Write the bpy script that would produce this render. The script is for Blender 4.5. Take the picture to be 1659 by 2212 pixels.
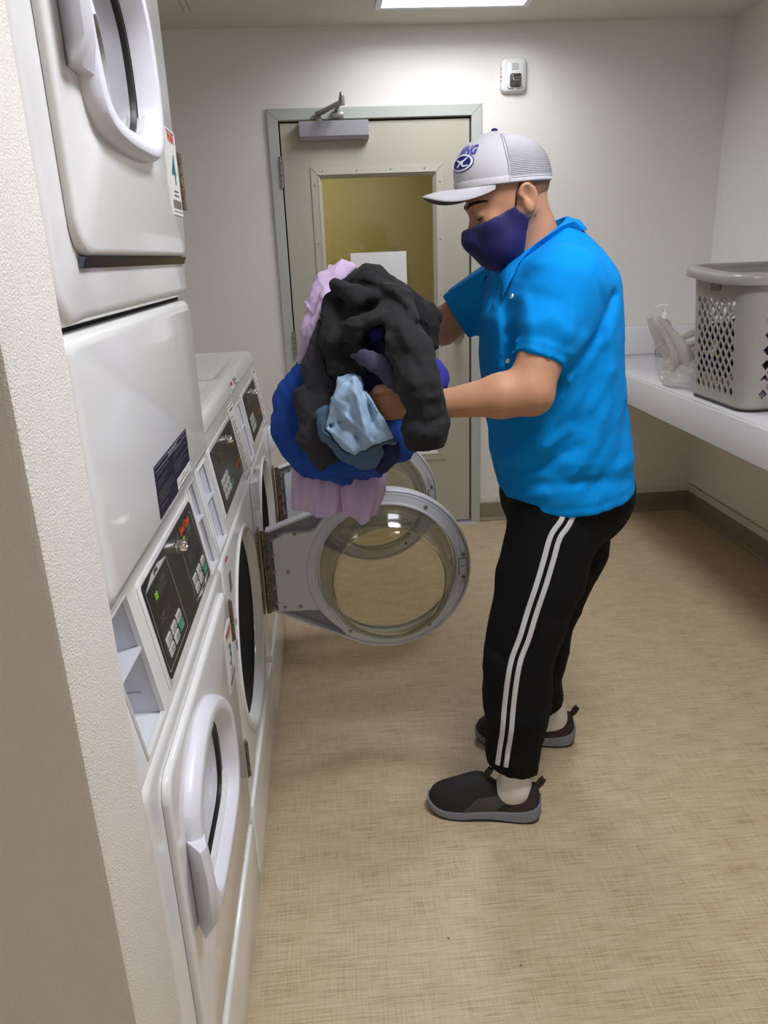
import bpy, bmesh, math, random
import numpy as np
from mathutils import Vector, Matrix
from mathutils.bvhtree import BVHTree
random.seed(7)
SC = bpy.context.scene
COL = SC.collection
for o in list(bpy.data.objects):
    bpy.data.objects.remove(o)

# ------------------------------------------------------------------ camera, world, light, exposure
cam_d = bpy.data.cameras.new('camera'); cam = bpy.data.objects.new('camera', cam_d); COL.objects.link(cam)
cam_d.sensor_fit = 'HORIZONTAL'; cam_d.sensor_width = 36.0; cam_d.lens = 35.0808
cam_d.clip_start = 0.02
cam.matrix_world = Matrix([[0.996356, 0.0601, -0.060518, 0.225436], [-0.076691, 0.320806, -0.944035, -3.949095], [-0.037322, 0.945236, 0.324246, 1.44275], [0.0, 0.0, 0.0, 1.0]])
SC.camera = cam
SC.view_settings.view_transform = 'Standard'; SC.view_settings.look = 'None'
SC.view_settings.gamma = 1.0; SC.view_settings.use_curve_mapping = False
SC.view_settings.exposure = 0.44
w = bpy.data.worlds.new('world'); SC.world = w; w.use_nodes = True
w.node_tree.nodes['Background'].inputs[0].default_value = (0.9, 0.92, 1.0, 1)
w.node_tree.nodes['Background'].inputs[1].default_value = 0.05
LAMP = 14.5            # radiance of the diffuser of the laundry room troffer
LAMP_FRONT = 31.0       # the second troffer, above and behind the camera
LAMP_HALL = 24.0
LAMP_FILL = 9.0        # unseen fixture added far behind the viewer as fill light

# ------------------------------------------------------------------ colour and materials
def lin(r, g, b):
    def f(c):
        c /= 255.0
        return c / 12.92 if c <= 0.04045 else ((c + 0.055) / 1.055) ** 2.4
    return (f(r), f(g), f(b), 1.0)

def principled(name):
    m = bpy.data.materials.new(name); m.use_nodes = True
    nt = m.node_tree
    return m, nt, nt.nodes['Principled BSDF']

def mat(name, rgb, rough=0.5, metal=0.0, spec=0.5, coat=0.0, bump=None, vary=None, sheen=0.0, emit=None):
    """bump = (scale, strength, detail); vary = (scale, amount) mottles the colour a little"""
    m, nt, b = principled(name)
    c = lin(*rgb)
    b.inputs['Base Color'].default_value = c
    b.inputs['Roughness'].default_value = rough
    b.inputs['Metallic'].default_value = metal
    b.inputs['Specular IOR Level'].default_value = spec
    b.inputs['Coat Weight'].default_value = coat
    b.inputs['Coat Roughness'].default_value = 0.06
    if sheen:
        b.inputs['Sheen Weight'].default_value = sheen
    if emit:
        b.inputs['Emission Color'].default_value = lin(*emit[0]); b.inputs['Emission Strength'].default_value = emit[1]
    tc = nt.nodes.new('ShaderNodeTexCoord')
    if bump:
        n = nt.nodes.new('ShaderNodeTexNoise'); n.inputs['Scale'].default_value = bump[0]; n.inputs['Detail'].default_value = bump[2]
        nt.links.new(tc.outputs['Object'], n.inputs['Vector'])
        bp = nt.nodes.new('ShaderNodeBump'); bp.inputs['Strength'].default_value = bump[1]; bp.inputs['Distance'].default_value = 0.01
        nt.links.new(n.outputs['Fac'], bp.inputs['Height']); nt.links.new(bp.outputs['Normal'], b.inputs['Normal'])
    if vary:
        n = nt.nodes.new('ShaderNodeTexNoise'); n.inputs['Scale'].default_value = vary[0]; n.inputs['Detail'].default_value = 4
        nt.links.new(tc.outputs['Object'], n.inputs['Vector'])
        r = nt.nodes.new('ShaderNodeValToRGB')
        k = vary[1]
        r.color_ramp.elements[0].position = 0.3; r.color_ramp.elements[1].position = 0.7
        r.color_ramp.elements[0].color = (c[0]*(1-k), c[1]*(1-k), c[2]*(1-k), 1)
        r.color_ramp.elements[1].color = (min(1, c[0]*(1+k)), min(1, c[1]*(1+k)), min(1, c[2]*(1+k)), 1)
        nt.links.new(n.outputs['Fac'], r.inputs['Fac']); nt.links.new(r.outputs['Color'], b.inputs['Base Color'])
    return m

def glass(name, tint=(235, 240, 235), edge=(150, 165, 155), gloss=1.0):
    """thin clear pane: transparent with fresnel reflection, greener where seen edge-on"""
    m = bpy.data.materials.new(name); m.use_nodes = True
    nt = m.node_tree; nt.nodes.clear()
    out = nt.nodes.new('ShaderNodeOutputMaterial')
    tr = nt.nodes.new('ShaderNodeBsdfTransparent'); gl = nt.nodes.new('ShaderNodeBsdfGlossy')
    gl.inputs['Roughness'].default_value = 0.03
    lw = nt.nodes.new('ShaderNodeLayerWeight'); lw.inputs['Blend'].default_value = 0.35
    cr = nt.nodes.new('ShaderNodeValToRGB')
    cr.color_ramp.elements[0].position = 0.45; cr.color_ramp.elements[1].position = 1.0
    cr.color_ramp.elements[0].color = lin(*tint); cr.color_ramp.elements[1].color = lin(*edge)
    nt.links.new(lw.outputs['Facing'], cr.inputs['Fac']); nt.links.new(cr.outputs['Color'], tr.inputs['Color'])
    fr = nt.nodes.new('ShaderNodeFresnel'); fr.inputs['IOR'].default_value = 1.45
    mu = nt.nodes.new('ShaderNodeMath'); mu.operation = 'MULTIPLY'; mu.inputs[1].default_value = gloss
    nt.links.new(fr.outputs['Fac'], mu.inputs[0])
    mx = nt.nodes.new('ShaderNodeMixShader')
    nt.links.new(mu.outputs[0], mx.inputs['Fac']); nt.links.new(tr.outputs[0], mx.inputs[1]); nt.links.new(gl.outputs[0], mx.inputs[2])
    nt.links.new(mx.outputs[0], out.inputs['Surface'])
    return m

def floor_mat():
    m, nt, b = principled('linen vinyl')
    tc = nt.nodes.new('ShaderNodeTexCoord')
    def streak(scale, sx, sy, detail=3):
        mp = nt.nodes.new('ShaderNodeMapping'); mp.inputs['Scale'].default_value = (sx, sy, 1)
        n = nt.nodes.new('ShaderNodeTexNoise'); n.inputs['Scale'].default_value = scale; n.inputs['Detail'].default_value = detail
        nt.links.new(tc.outputs['Object'], mp.inputs['Vector']); nt.links.new(mp.outputs['Vector'], n.inputs['Vector'])
        return n.outputs['Fac']
    def math_(op, a, b_):
        n = nt.nodes.new('ShaderNodeMath'); n.operation = op
        for i, v in enumerate((a, b_)):
            if isinstance(v, (int, float)): n.inputs[i].default_value = v
            else: nt.links.new(v, n.inputs[i])
        return n.outputs[0]
    a = streak(1.0, 10, 230); c = streak(1.0, 270, 11); d = streak(1.0, 20, 560, 2); e = streak(1.0, 560, 24, 2); big = streak(1.0, 10, 20, 3)
    s = math_('ADD', math_('MULTIPLY', a, 0.36), math_('MULTIPLY', c, 0.20))
    s = math_('ADD', s, math_('MULTIPLY', d, 0.16)); s = math_('ADD', s, math_('MULTIPLY', e, 0.12)); s = math_('ADD', s, math_('MULTIPLY', big, 0.16))
    r = nt.nodes.new('ShaderNodeValToRGB'); el = r.color_ramp.elements
    el[0].position = 0.33; el[0].color = lin(146, 122, 90)
    el[1].position = 0.68; el[1].color = lin(220, 202, 171)
    k = el.new(0.50); k.color = lin(196, 175, 141)
    nt.links.new(s, r.inputs['Fac']); nt.links.new(r.outputs['Color'], b.inputs['Base Color'])
    bp = nt.nodes.new('ShaderNodeBump'); bp.inputs['Strength'].default_value = 0.12; bp.inputs['Distance'].default_value = 0.002
    nt.links.new(s, bp.inputs['Height']); nt.links.new(bp.outputs['Normal'], b.inputs['Normal'])
    b.inputs['Roughness'].default_value = 0.42; b.inputs['Specular IOR Level'].default_value = 0.45
    return m

M = {}
M['wall'] = mat('eggshell wall paint', (236, 232, 224), 0.55, bump=(190, 0.09, 3))
M['wall_rough'] = mat('orange peel wall paint', (234, 228, 219), 0.6, bump=(430, 0.3, 2))
M['ceiling'] = mat('ceiling paint', (214, 207, 194), 0.8, bump=(120, 0.12, 2))
M['floor'] = floor_mat()
M['seam'] = mat('seam weld', (206, 190, 156), 0.5)
M['base'] = mat('taupe rubber base', (140, 131, 112), 0.5)
M['patch'] = mat('unpainted wall strip', (226, 220, 207), 0.8, bump=(90, 0.5, 4))
M['olive'] = mat('olive wall paint', (150, 138, 92), 0.7)
M['hallfloor'] = mat('hall floor', (120, 95, 60), 0.6, vary=(6, 0.2))
M['frame'] = mat('sage door frame paint', (186, 190, 180), 0.4)
M['door'] = mat('putty door paint', (186, 182, 165), 0.42, bump=(300, 0.04, 2))
M['visframe'] = mat('window kit paint', (192, 187, 171), 0.4)
M['dark'] = mat('dark gap', (14, 13, 12), 0.8)
M['alu'] = mat('painted aluminium', (170, 169, 174), 0.38, metal=0.35)
M['steel'] = mat('brushed steel', (165, 162, 158), 0.32, metal=0.9)
M['hinge'] = mat('weathered hinge steel', (120, 108, 92), 0.45, metal=0.7, vary=(60, 0.4))
M['darkchrome'] = mat('dark polished metal', (92, 94, 104), 0.18, metal=0.9)
M['chrome'] = mat('chrome', (225, 225, 225), 0.08, metal=1.0)
M['enamel'] = mat('white enamel', (232, 231, 229), 0.14, spec=0.5, coat=0.35)
M['plastic'] = mat('white moulded plastic', (229, 228, 236), 0.34, bump=(500, 0.05, 2))
M['tray'] = mat('grey white tray plastic', (216, 217, 224), 0.45)
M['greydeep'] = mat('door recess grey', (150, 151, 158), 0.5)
M['grey'] = mat('grey door liner', (226, 227, 233), 0.4)
M['shell'] = mat('door shell', (228, 229, 238), 0.3)
M['gasket'] = mat('black rubber', (22, 22, 22), 0.45)
M['drum'] = mat('dark drum steel', (70, 70, 72), 0.35, metal=0.8)
M['drumgalv'] = mat('galvanised drum', (150, 155, 158), 0.45, metal=0.5)
M['panel'] = mat('charcoal overlay', (40, 39, 36), 0.3)
M['key'] = mat('light grey key', (190, 190, 186), 0.4)
M['greenkey'] = mat('green key', (48, 140, 100), 0.4)
M['orange'] = mat('orange print', (215, 74, 22), 0.5)
M['lineprint'] = mat('white print', (190, 190, 188), 0.5)
M['lcd'] = mat('display window', (52, 54, 40), 0.2)
M['digits'] = mat('green digits', (20, 60, 10), 0.4, emit=((120, 200, 30), 0.9))
M['digitsdim'] = mat('olive digits', (84, 88, 30), 0.4)
M['labelwhite'] = mat('label paper', (222, 220, 212), 0.5)
M['labelnavy'] = mat('navy label', (22, 22, 46), 0.6)
M['inkgrey'] = mat('grey ink', (110, 106, 98), 0.6)
M['inkblack'] = mat('black ink', (40, 38, 38), 0.6)
M['inkred'] = mat('red ink', (196, 60, 50), 0.6)
M['inkteal'] = mat('teal ink', (26, 110, 118), 0.6)
M['inkblue'] = mat('blue ink', (40, 80, 150), 0.6)
M['counter'] = mat('white laminate', (232, 230, 232), 0.16, coat=0.2)
M['basket'] = mat('taupe plastic', (168, 163, 153), 0.3)
M['basketdark'] = mat('dark taupe plastic', (120, 114, 104), 0.4)
M['rubberblack'] = mat('black base band', (36, 34, 36), 0.4)
M['paper'] = mat('white paper', (236, 236, 234), 0.7)
M['pumpwhite'] = mat('white pump plastic', (240, 240, 238), 0.3)
M['clear'] = glass('clear bottle plastic', (244, 244, 242), (218, 218, 214), 0.6)
M['pane'] = glass('wired door pane', (232, 232, 222), (190, 195, 180))
M['bowl'] = glass('door bowl glass', (242, 241, 232), (212, 213, 198), 0.7)
M['porthole'] = glass('porthole glass', (200, 205, 205), (120, 125, 125), 2.4)
M['lens'] = glass('strobe lens', (240, 240, 236), (190, 188, 182), 1.4)
M['alarm'] = mat('alarm plastic', (226, 226, 222), 0.35)
M['skin'] = mat('skin', (186, 136, 104), 0.5, spec=0.35, vary=(18, 0.06), bump=(420, 0.05, 3))
M['hairfade'] = mat('short cropped hair', (140, 104, 78), 0.75, bump=(900, 0.5, 3))
M['brow'] = mat('black hair', (44, 30, 26), 0.7)
M['lip'] = mat('eyelid crease', (96, 62, 46), 0.6)
M['cap'] = mat('grey cotton twill', (190, 187, 192), 0.85, bump=(700, 0.15, 2), sheen=0.2)
M['capmesh'] = mat('grey cap mesh', (192, 190, 196), 0.7, bump=(900, 0.3, 2))
M['capunder'] = mat('grey brim lining', (112, 108, 112), 0.85)
M['capblue'] = mat('navy embroidery', (28, 28, 110), 0.7)
M['capblue2'] = mat('blue embroidery', (72, 76, 165), 0.7)
M['capwhite'] = mat('white embroidery', (235, 236, 244), 0.7)
M['mask'] = mat('navy mask cloth', (14, 12, 84), 0.62, bump=(600, 0.12, 2), sheen=0.12)
M['string'] = mat('black elastic', (24, 22, 26), 0.7)
M['polo'] = mat('turquoise pique knit', (0, 136, 214), 0.9, spec=0.15, bump=(800, 0.16, 2))
M['button'] = mat('pearl button', (214, 222, 230), 0.3)
M['pants'] = mat('black fleece', (9, 9, 11), 0.92, spec=0.25, bump=(300, 0.2, 3))
M['stripe'] = mat('white ribbed tape', (206, 204, 206), 0.75)
M['sock'] = mat('grey white sock', (226, 221, 214), 0.9, bump=(500, 0.3, 2))
M['shoe'] = mat('black knit shoe', (36, 34, 33), 0.85, bump=(400, 0.3, 2))
M['shoegrey'] = mat('grey suede panel', (72, 66, 62), 0.85)
M['shoebrown'] = mat('brown leather', (54, 38, 34), 0.7)
M['midsole'] = mat('grey foam sole', (124, 126, 132), 0.6)
M['outsole'] = mat('black rubber sole', (26, 25, 26), 0.7)
M['c_black'] = mat('black sweat cloth', (27, 27, 29), 0.95, bump=(260, 0.1, 3), vary=(9, 0.25))
M['c_char'] = mat('charcoal cloth', (44, 42, 48), 0.95, bump=(260, 0.1, 3))
M['c_lilac'] = mat('lilac cloth', (202, 178, 208), 0.9, bump=(260, 0.1, 3))
M['c_royal'] = mat('royal blue cloth', (14, 66, 150), 0.9, bump=(260, 0.1, 3))
M['c_violet'] = mat('violet blue cloth', (50, 50, 150), 0.9, bump=(260, 0.1, 3))
M['c_ltblue'] = mat('pale blue cloth', (146, 172, 196), 0.85, bump=(260, 0.1, 3), vary=(14, 0.12))
M['c_slate'] = mat('slate blue cloth', (66, 92, 116), 0.9, bump=(260, 0.1, 3))
M['c_indigo'] = mat('greyed indigo cloth', (62, 58, 84), 0.9, bump=(260, 0.1, 3))
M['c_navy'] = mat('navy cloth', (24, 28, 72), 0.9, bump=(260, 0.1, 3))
M['c_white'] = mat('white cloth', (224, 216, 214), 0.9, bump=(260, 0.1, 3))
M['c_pink'] = mat('pale pink cloth', (216, 190, 200), 0.9, bump=(260, 0.1, 3))
M['c_cream'] = mat('cream cloth', (206, 190, 156), 0.9, bump=(260, 0.1, 3))
M['c_greycl'] = mat('grey cloth', (120, 122, 140), 0.9, bump=(260, 0.1, 3))
M['reflector'] = mat('lamp reflector', (235, 236, 244), 0.35)
M['diffuser'] = mat('lamp diffuser', (255, 255, 255), 0.5, emit=((245, 248, 255), LAMP))
M['diffuser2'] = mat('front lamp diffuser', (255, 255, 255), 0.5, emit=((245, 248, 255), LAMP_FRONT))
M['diffuser3'] = mat('rear fill diffuser', (255, 255, 255), 0.5, emit=((245, 248, 255), LAMP_FILL))
M['halllamp'] = mat('hall lamp diffuser', (255, 255, 255), 0.5, emit=((255, 248, 232), LAMP_HALL))

def bag_mat():
    m = bpy.data.materials.new('thin grey plastic film'); m.use_nodes = True
    nt = m.node_tree; b = nt.nodes['Principled BSDF']; out = nt.nodes['Material Output']
    b.inputs['Base Color'].default_value = lin(246, 244, 242); b.inputs['Roughness'].default_value = 0.16
    tr = nt.nodes.new('ShaderNodeBsdfTransparent'); tr.inputs['Color'].default_value = lin(246, 244, 242)
    tl = nt.nodes.new('ShaderNodeBsdfTranslucent'); tl.inputs['Color'].default_value = lin(246, 242, 238)
    m1 = nt.nodes.new('ShaderNodeMixShader'); m1.inputs['Fac'].default_value = 0.42
    m2 = nt.nodes.new('ShaderNodeMixShader'); m2.inputs['Fac'].default_value = 0.28
    nt.links.new(b.outputs[0], m1.inputs[1]); nt.links.new(tl.outputs[0], m1.inputs[2])
    nt.links.new(m1.outputs[0], m2.inputs[1]); nt.links.new(tr.outputs[0], m2.inputs[2])
    nt.links.new(m2.outputs[0], out.inputs['Surface'])
    return m
M['bag'] = bag_mat()

# ------------------------------------------------------------------ mesh helpers
class MB:
    """collects vertices and faces, builds ONE mesh object"""
    def __init__(s, T=None): s.v = []; s.f = []; s.T = T
    def add(s, vs, fs):
        o = len(s.v)
        for p in vs:
            p = Vector(p)
            if s.T is not None: p = s.T @ p
            s.v.append(p)
        for f in fs: s.f.append([i + o for i in f])
        return s
    def box(s, lo, hi, bev=0.0, seg=2):
        if bev <= 0:
            x0, y0, z0 = lo; x1, y1, z1 = hi
            return s.add([(x0,y0,z0),(x1,y0,z0),(x1,y1,z0),(x0,y1,z0),(x0,y0,z1),(x1,y0,z1),(x1,y1,z1),(x0,y1,z1)],
                  [(3,2,1,0),(4,5,6,7),(0,1,5,4),(1,2,6,5),(2,3,7,6),(3,0,4,7)])
        bm = bmesh.new(); bmesh.ops.create_cube(bm, size=1)
        for v in bm.verts:
            v.co = Vector([(lo[i]+hi[i])/2 + v.co[i]*(hi[i]-lo[i]) for i in range(3)])
        bmesh.ops.bevel(bm, geom=bm.edges[:], offset=bev, segments=seg, affect='EDGES', profile=0.5)
        bm.verts.index_update()
        s.add([v.co.copy() for v in bm.verts], [[v.index for v in f.verts] for f in bm.faces]); bm.free()
        return s
    def loft(s, loops, c0=False, c1=False, closed=True):
        n = len(loops[0]); vs = [p for L in loops for p in L]; fs = []
        for k in range(len(loops)-1):
            for i in range(n if closed else n-1):
                j = (i+1) % n
                fs.append((k*n+i, k*n+j, (k+1)*n+j, (k+1)*n+i))
        if c0: fs.append(list(range(n))[::-1])
        if c1: fs.append([(len(loops)-1)*n+i for i in range(n)])
        return s.add(vs, fs)
    def tube(s, pts, r, n=10, caps=True):
        pts = [Vector(p) for p in pts]; rs = r if isinstance(r, (list, tuple)) else [r]*len(pts)
        loops = []; up = None
        for i, p in enumerate(pts):
            t = (pts[min(i+1, len(pts)-1)] - pts[max(i-1, 0)]).normalized()
            if up is None:
                up = Vector((0,0,1)) if abs(t.z) < 0.9 else Vector((1,0,0))
            a = t.cross(up).normalized(); b = a.cross(t).normalized(); up = b
            loops.append([p + (a*math.cos(q)+b*math.sin(q))*rs[i] for q in [2*math.pi*k/n for k in range(n)]])
        return s.loft(loops, caps, caps)
    def lathe(s, prof, o, ax='z', n=24, c0=False, c1=False):
        """prof: (radius, height) pairs along the axis"""
        o = Vector(o); loops = []
        for r, h in prof:
            L = []
            for k in range(n):
                q = 2*math.pi*k/n; c, d = r*math.cos(q), r*math.sin(q)
                L.append(o + Vector({'z': (c, d, h), 'y': (d, h, c), 'x': (h, c, d)}[ax]))
            loops.append(L)
        return s.loft(loops, c0, c1)
    def prism(s, poly, d, ax='x'):
        """poly in the plane, extruded from d[0] to d[1] along axis ax"""
        def P(a, b, h): return {'x': (h, a, b), 'y': (a, h, b), 'z': (a, b, h)}[ax]
        return s.loft([[P(a, b, h) for a, b in poly] for h in d], True, True)
    def build(s, name, m, parent=None, angle=35, smooth=True, fix=True):
        me = bpy.data.meshes.new(name)
        me.from_pydata([tuple(p) for p in s.v], [], s.f); me.update()
        if fix:
            bm = bmesh.new(); bm.from_mesh(me); bmesh.ops.recalc_face_normals(bm, faces=bm.faces[:]); bm.to_mesh(me); bm.free()
        if smooth:
            me.polygons.foreach_set('use_smooth', [True]*len(me.polygons)); me.set_sharp_from_angle(angle=math.radians(angle))
        return link(name, me, m, parent)

def link(name, me, m, parent=None):
    me.materials.clear(); me.materials.append(M[m] if isinstance(m, str) else m)
    o = bpy.data.objects.new(name, me); COL.objects.link(o)
    if parent is not None: o.parent = parent
    return o
def empty(name, loc=(0,0,0), parent=None):
    o = bpy.data.objects.new(name, None); COL.objects.link(o); o.location = loc; o.empty_display_size = 0.05
    if parent is not None: o.parent = parent
    return o
def tag(o, label=None, cat=None, group=None, kind=None):
    if label: o['label'] = label
    if cat: o['category'] = cat
    if group: o['group'] = group
    if kind: o['kind'] = kind
    return o
def copy_tree(o, parent=None):
    c = o.copy(); COL.objects.link(c)
    if parent is not None: c.parent = parent
    for ch in [x for x in o.children]: copy_tree(ch, c)
    return c

def rrpts(y0, y1, z0, z1, r, th, yc=None, zc=None):
    """points of a rounded rectangle met by rays at the angles th from (yc, zc)"""
    if yc is None: yc = (y0+y1)/2
    if zc is None: zc = (z0+z1)/2
    cy, cz, hy, hz = (y0+y1)/2, (z0+z1)/2, (y1-y0)/2, (z1-z0)/2
    r = min(r, hy-1e-4, hz-1e-4); out = []
    for t in th:
        c, d = math.cos(t), math.sin(t); lo, hi = 0.0, 4.0
        for _ in range(40):
            m = (lo+hi)/2; py, pz = yc+c*m-cy, zc+d*m-cz
            qy, qz = abs(py)-hy+r, abs(pz)-hz+r
            sd = math.hypot(max(qy,0), max(qz,0)) + min(max(qy,qz),0) - r
            if sd < 0: lo = m
            else: hi = m
        out.append((yc+c*lo, zc+d*lo))
    return out
def angles(n, rects=(), yc=0, zc=0):
    th = [2*math.pi*k/n for k in range(n)]
    for (y0, y1, z0, z1, r) in rects:
        for cy, cz, a0 in ((y1-r, z1-r, 0), (y0+r, z1-r, 90), (y0+r, z0+r, 180), (y1-r, z0+r, 270)):
            for k in range(5):
                a = math.radians(a0+22.5*k)
                th.append(math.atan2(cz+r*math.sin(a)-zc, cy+r*math.cos(a)-yc) % (2*math.pi))
    th = sorted(th); o = [th[0]]
    for t in th[1:]:
        if t-o[-1] > 1e-3: o.append(t)
    return o
def yz(pts, x): return [(x, a, b) for a, b in pts]

def text_polys(s, size=1.0, bold=0.0, shear=0.0):
    """flat lettering in the built-in font: vertices (x, y) centred on the origin, and faces"""
    cu = bpy.data.curves.new('lettering', 'FONT'); cu.body = s; cu.size = size; cu.align_x = 'CENTER'; cu.align_y = 'CENTER'
    cu.resolution_u = 3; cu.offset = bold; cu.shear = shear
    ob = bpy.data.objects.new('lettering', cu); COL.objects.link(ob)
    dg = bpy.context.evaluated_depsgraph_get(); me = bpy.data.meshes.new_from_object(ob.evaluated_get(dg))
    vs = [(v.co.x, v.co.y) for v in me.vertices]; fs = [list(p.vertices) for p in me.polygons]
    bpy.data.objects.remove(ob); bpy.data.curves.remove(cu); bpy.data.meshes.remove(me)
    return vs, fs
def lettering(mb, s, size, o, u, v, bold=0.0, shear=0.0, squeeze=1.0):
    vs, fs = text_polys(s, size, bold, shear); o, u, v = Vector(o), Vector(u), Vector(v)
    mb.add([o + u*a*squeeze + v*b for a, b in vs], fs); return mb
def quad(mb, o, u, v, a0, a1, b0, b1, n=None, t=0.0):
    """thin plate on the plane (o; u, v): a along u, b along v"""
    o, u, v = Vector(o), Vector(u), Vector(v); n = u.cross(v).normalized()*t
    P = [o+u*a+v*b for a, b in ((a0,b0),(a1,b0),(a1,b1),(a0,b1))]
    if t == 0: mb.add(P, [(0,1,2,3)])
    else: mb.add(P+[p+n for p in P], [(3,2,1,0),(4,5,6,7),(0,1,5,4),(1,2,6,5),(2,3,7,6),(3,0,4,7)])
    return mb

# ------------------------------------------------------------------ distance fields for cloth and body
class Grid:
    def __init__(g, lo, hi, h):
        g.lo = np.array(lo, np.float32); g.h = h
        g.n = [int(math.ceil((hi[i]-lo[i])/h))+1 for i in range(3)]
        ax = [g.lo[i]+h*np.arange(g.n[i], dtype=np.float32) for i in range(3)]
        g.X, g.Y, g.Z = ax[0][:,None,None], ax[1][None,:,None], ax[2][None,None,:]
    def P(g): return g.X, g.Y, g.Z
def caps(P, a, b, ra, rb, flat=None):
    """tapered capsule; flat = (unit vector, factor) squashes it along that vector"""
    a = np.array(a, float); b = np.array(b, float)
    q = [P[i]-a[i] for i in range(3)]; ba = b-a
    if flat is not None:
        n = np.array(flat[0], float); n = n/np.linalg.norm(n); k = 1.0/flat[1]-1.0
        dn = q[0]*n[0]+q[1]*n[1]+q[2]*n[2]; q = [q[i]+dn*n[i]*k for i in range(3)]
        ba = ba + n*np.dot(ba, n)*k
    t = np.clip((q[0]*ba[0]+q[1]*ba[1]+q[2]*ba[2])/max(1e-9, float(ba@ba)), 0, 1)
    d = np.sqrt((q[0]-t*ba[0])**2+(q[1]-t*ba[1])**2+(q[2]-t*ba[2])**2) - (ra+(rb-ra)*t)
    return d*(flat[1] if flat is not None else 1.0)
def elli(P, c, r, R=None):
    q = [P[i]-c[i] for i in range(3)]
    if R is not None:
        q = [q[0]*R[k][0]+q[1]*R[k][1]+q[2]*R[k][2] for k in range(3)]
    k0 = np.sqrt((q[0]/r[0])**2+(q[1]/r[1])**2+(q[2]/r[2])**2)
    k1 = np.sqrt((q[0]/r[0]**2)**2+(q[1]/r[1]**2)**2+(q[2]/r[2]**2)**2)+1e-9
    return k0*(k0-1)/k1
def smin(a, b, k):
    h = np.clip(0.5+0.5*(b-a)/k, 0, 1)
    return b+(a-b)*h-k*h*(1-h)
def ssub(a, b, k): return -smin(-a, b, k)          # a without b
def folds(P, seed, freq, dirs=None, n=4):
    """smooth warped waves in -1..1; dirs squeezes the pattern across given directions"""
    rs = np.random.RandomState(seed); out = 0
    w = [0.35*np.sin(freq*0.45*(P[0]*rs.uniform(-1,1)+P[1]*rs.uniform(-1,1)+P[2]*rs.uniform(-1,1))+rs.uniform(0,6)) for _ in range(3)]
    for i in range(n):
        k = rs.normal(size=3); k /= np.linalg.norm(k)
        if dirs is not None:
            k = k*0.35+np.array(dirs[i % len(dirs)], float); k /= np.linalg.norm(k)
        f = freq*(1+0.55*i)
        out = out + np.sin(f*(k[0]*P[0]+k[1]*P[1]+k[2]*P[2])+2.2*w[i % 3]*3+rs.uniform(0,6))/(1+0.5*i)
    return out/2.2
def crease(P, seed, f0=30, n=4, power=5):
    """narrow pinched fold lines running across the cloth, 0..1"""
    rs = np.random.RandomState(seed); out = 0
    for i in range(n):
        k = rs.normal(size=3); k /= np.linalg.norm(k); m = rs.normal(size=3); m /= np.linalg.norm(m)
        w = .9*np.sin(f0*.55*(m[0]*P[0]+m[1]*P[1]+m[2]*P[2])+rs.uniform(0, 6))
        gate = .5+.5*np.sin(f0*.4*(m[1]*P[0]+m[2]*P[1]-m[0]*P[2])+rs.uniform(0, 6))
        out = out+gate*(1-np.abs(np.sin(f0*(1+.3*i)*(k[0]*P[0]+k[1]*P[1]+k[2]*P[2])+w+rs.uniform(0, 6))))**power
    return out/1.6
def ridge(P, pts, width, amp):
    """a soft fold line through pts (positive amp stands out, negative is a crease)"""
    d = None
    for a, b in zip(pts[:-1], pts[1:]):
        e = caps(P, a, b, 0, 0); d = e if d is None else np.minimum(d, e)
    return amp*np.exp(-(d/width)**2)
def ridge2(P, pts, width, amp, ymax=-2.19):
    """fold line on the side of a cloth that faces the viewer, followed in profile"""
    Q = (P[0], 0*P[1], P[2]); d = None
    for a, b in zip(pts[:-1], pts[1:]):
        e = caps(Q, (a[0], 0, a[2]), (b[0], 0, b[2]), 0, 0); d = e if d is None else np.minimum(d, e)
    return amp*np.exp(-(d/width)**2)*np.clip((ymax-P[1])/.03, 0, 1)
def nets(D, lo, h):
    """surface nets on the zero level of D"""
    s = D < 0; n = D.shape
    cnt = np.zeros([k-1 for k in n], np.int8)
    off = [(i,j,k) for i in (0,1) for j in (0,1) for k in (0,1)]
    for i,j,k in off: cnt += s[i:n[0]-1+i, j:n[1]-1+j, k:n[2]-1+k]
    cells = np.argwhere((cnt > 0) & (cnt < 8)); N = len(cells)
    val = np.stack([D[cells[:,0]+i, cells[:,1]+j, cells[:,2]+k] for i,j,k in off], 1)
    O = np.array(off, np.float32); acc = np.zeros((N,3)); c = np.zeros(N)
    for a in range(8):
        for b in range(a+1, 8):
            if np.abs(O[a]-O[b]).sum() != 1: continue
            m = (val[:,a] < 0) != (val[:,b] < 0)
            t = val[m,a]/(val[m,a]-val[m,b])
            acc[m] += O[a]+t[:,None]*(O[b]-O[a]); c[m] += 1
    V = (cells+acc/c[:,None])*h+np.array(lo)
    idx = -np.ones(cnt.shape, np.int64); idx[cells[:,0],cells[:,1],cells[:,2]] = np.arange(N)
    F = []
    for ax in range(3):
        u, v = (ax+1) % 3, (ax+2) % 3
        A = np.take(s, range(0, n[ax]-1), ax); B = np.take(s, range(1, n[ax]), ax)
        e = np.argwhere(A != B); e = e[(e[:,u] > 0) & (e[:,v] > 0) & (e[:,u] < n[u]-1) & (e[:,v] < n[v]-1)]
        if not len(e): continue
        ins = s[e[:,0],e[:,1],e[:,2]]
        def at(du, dv):
            q = e.copy(); q[:,u] += du; q[:,v] += dv; return idx[q[:,0],q[:,1],q[:,2]]
        q = np.stack([at(-1,-1), at(0,-1), at(0,0), at(-1,0)], 1)
        q[~ins] = q[~ins][:, ::-1]; F.append(q)
    F = np.concatenate(F); F = F[(F >= 0).all(1)]
    return V, F
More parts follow.
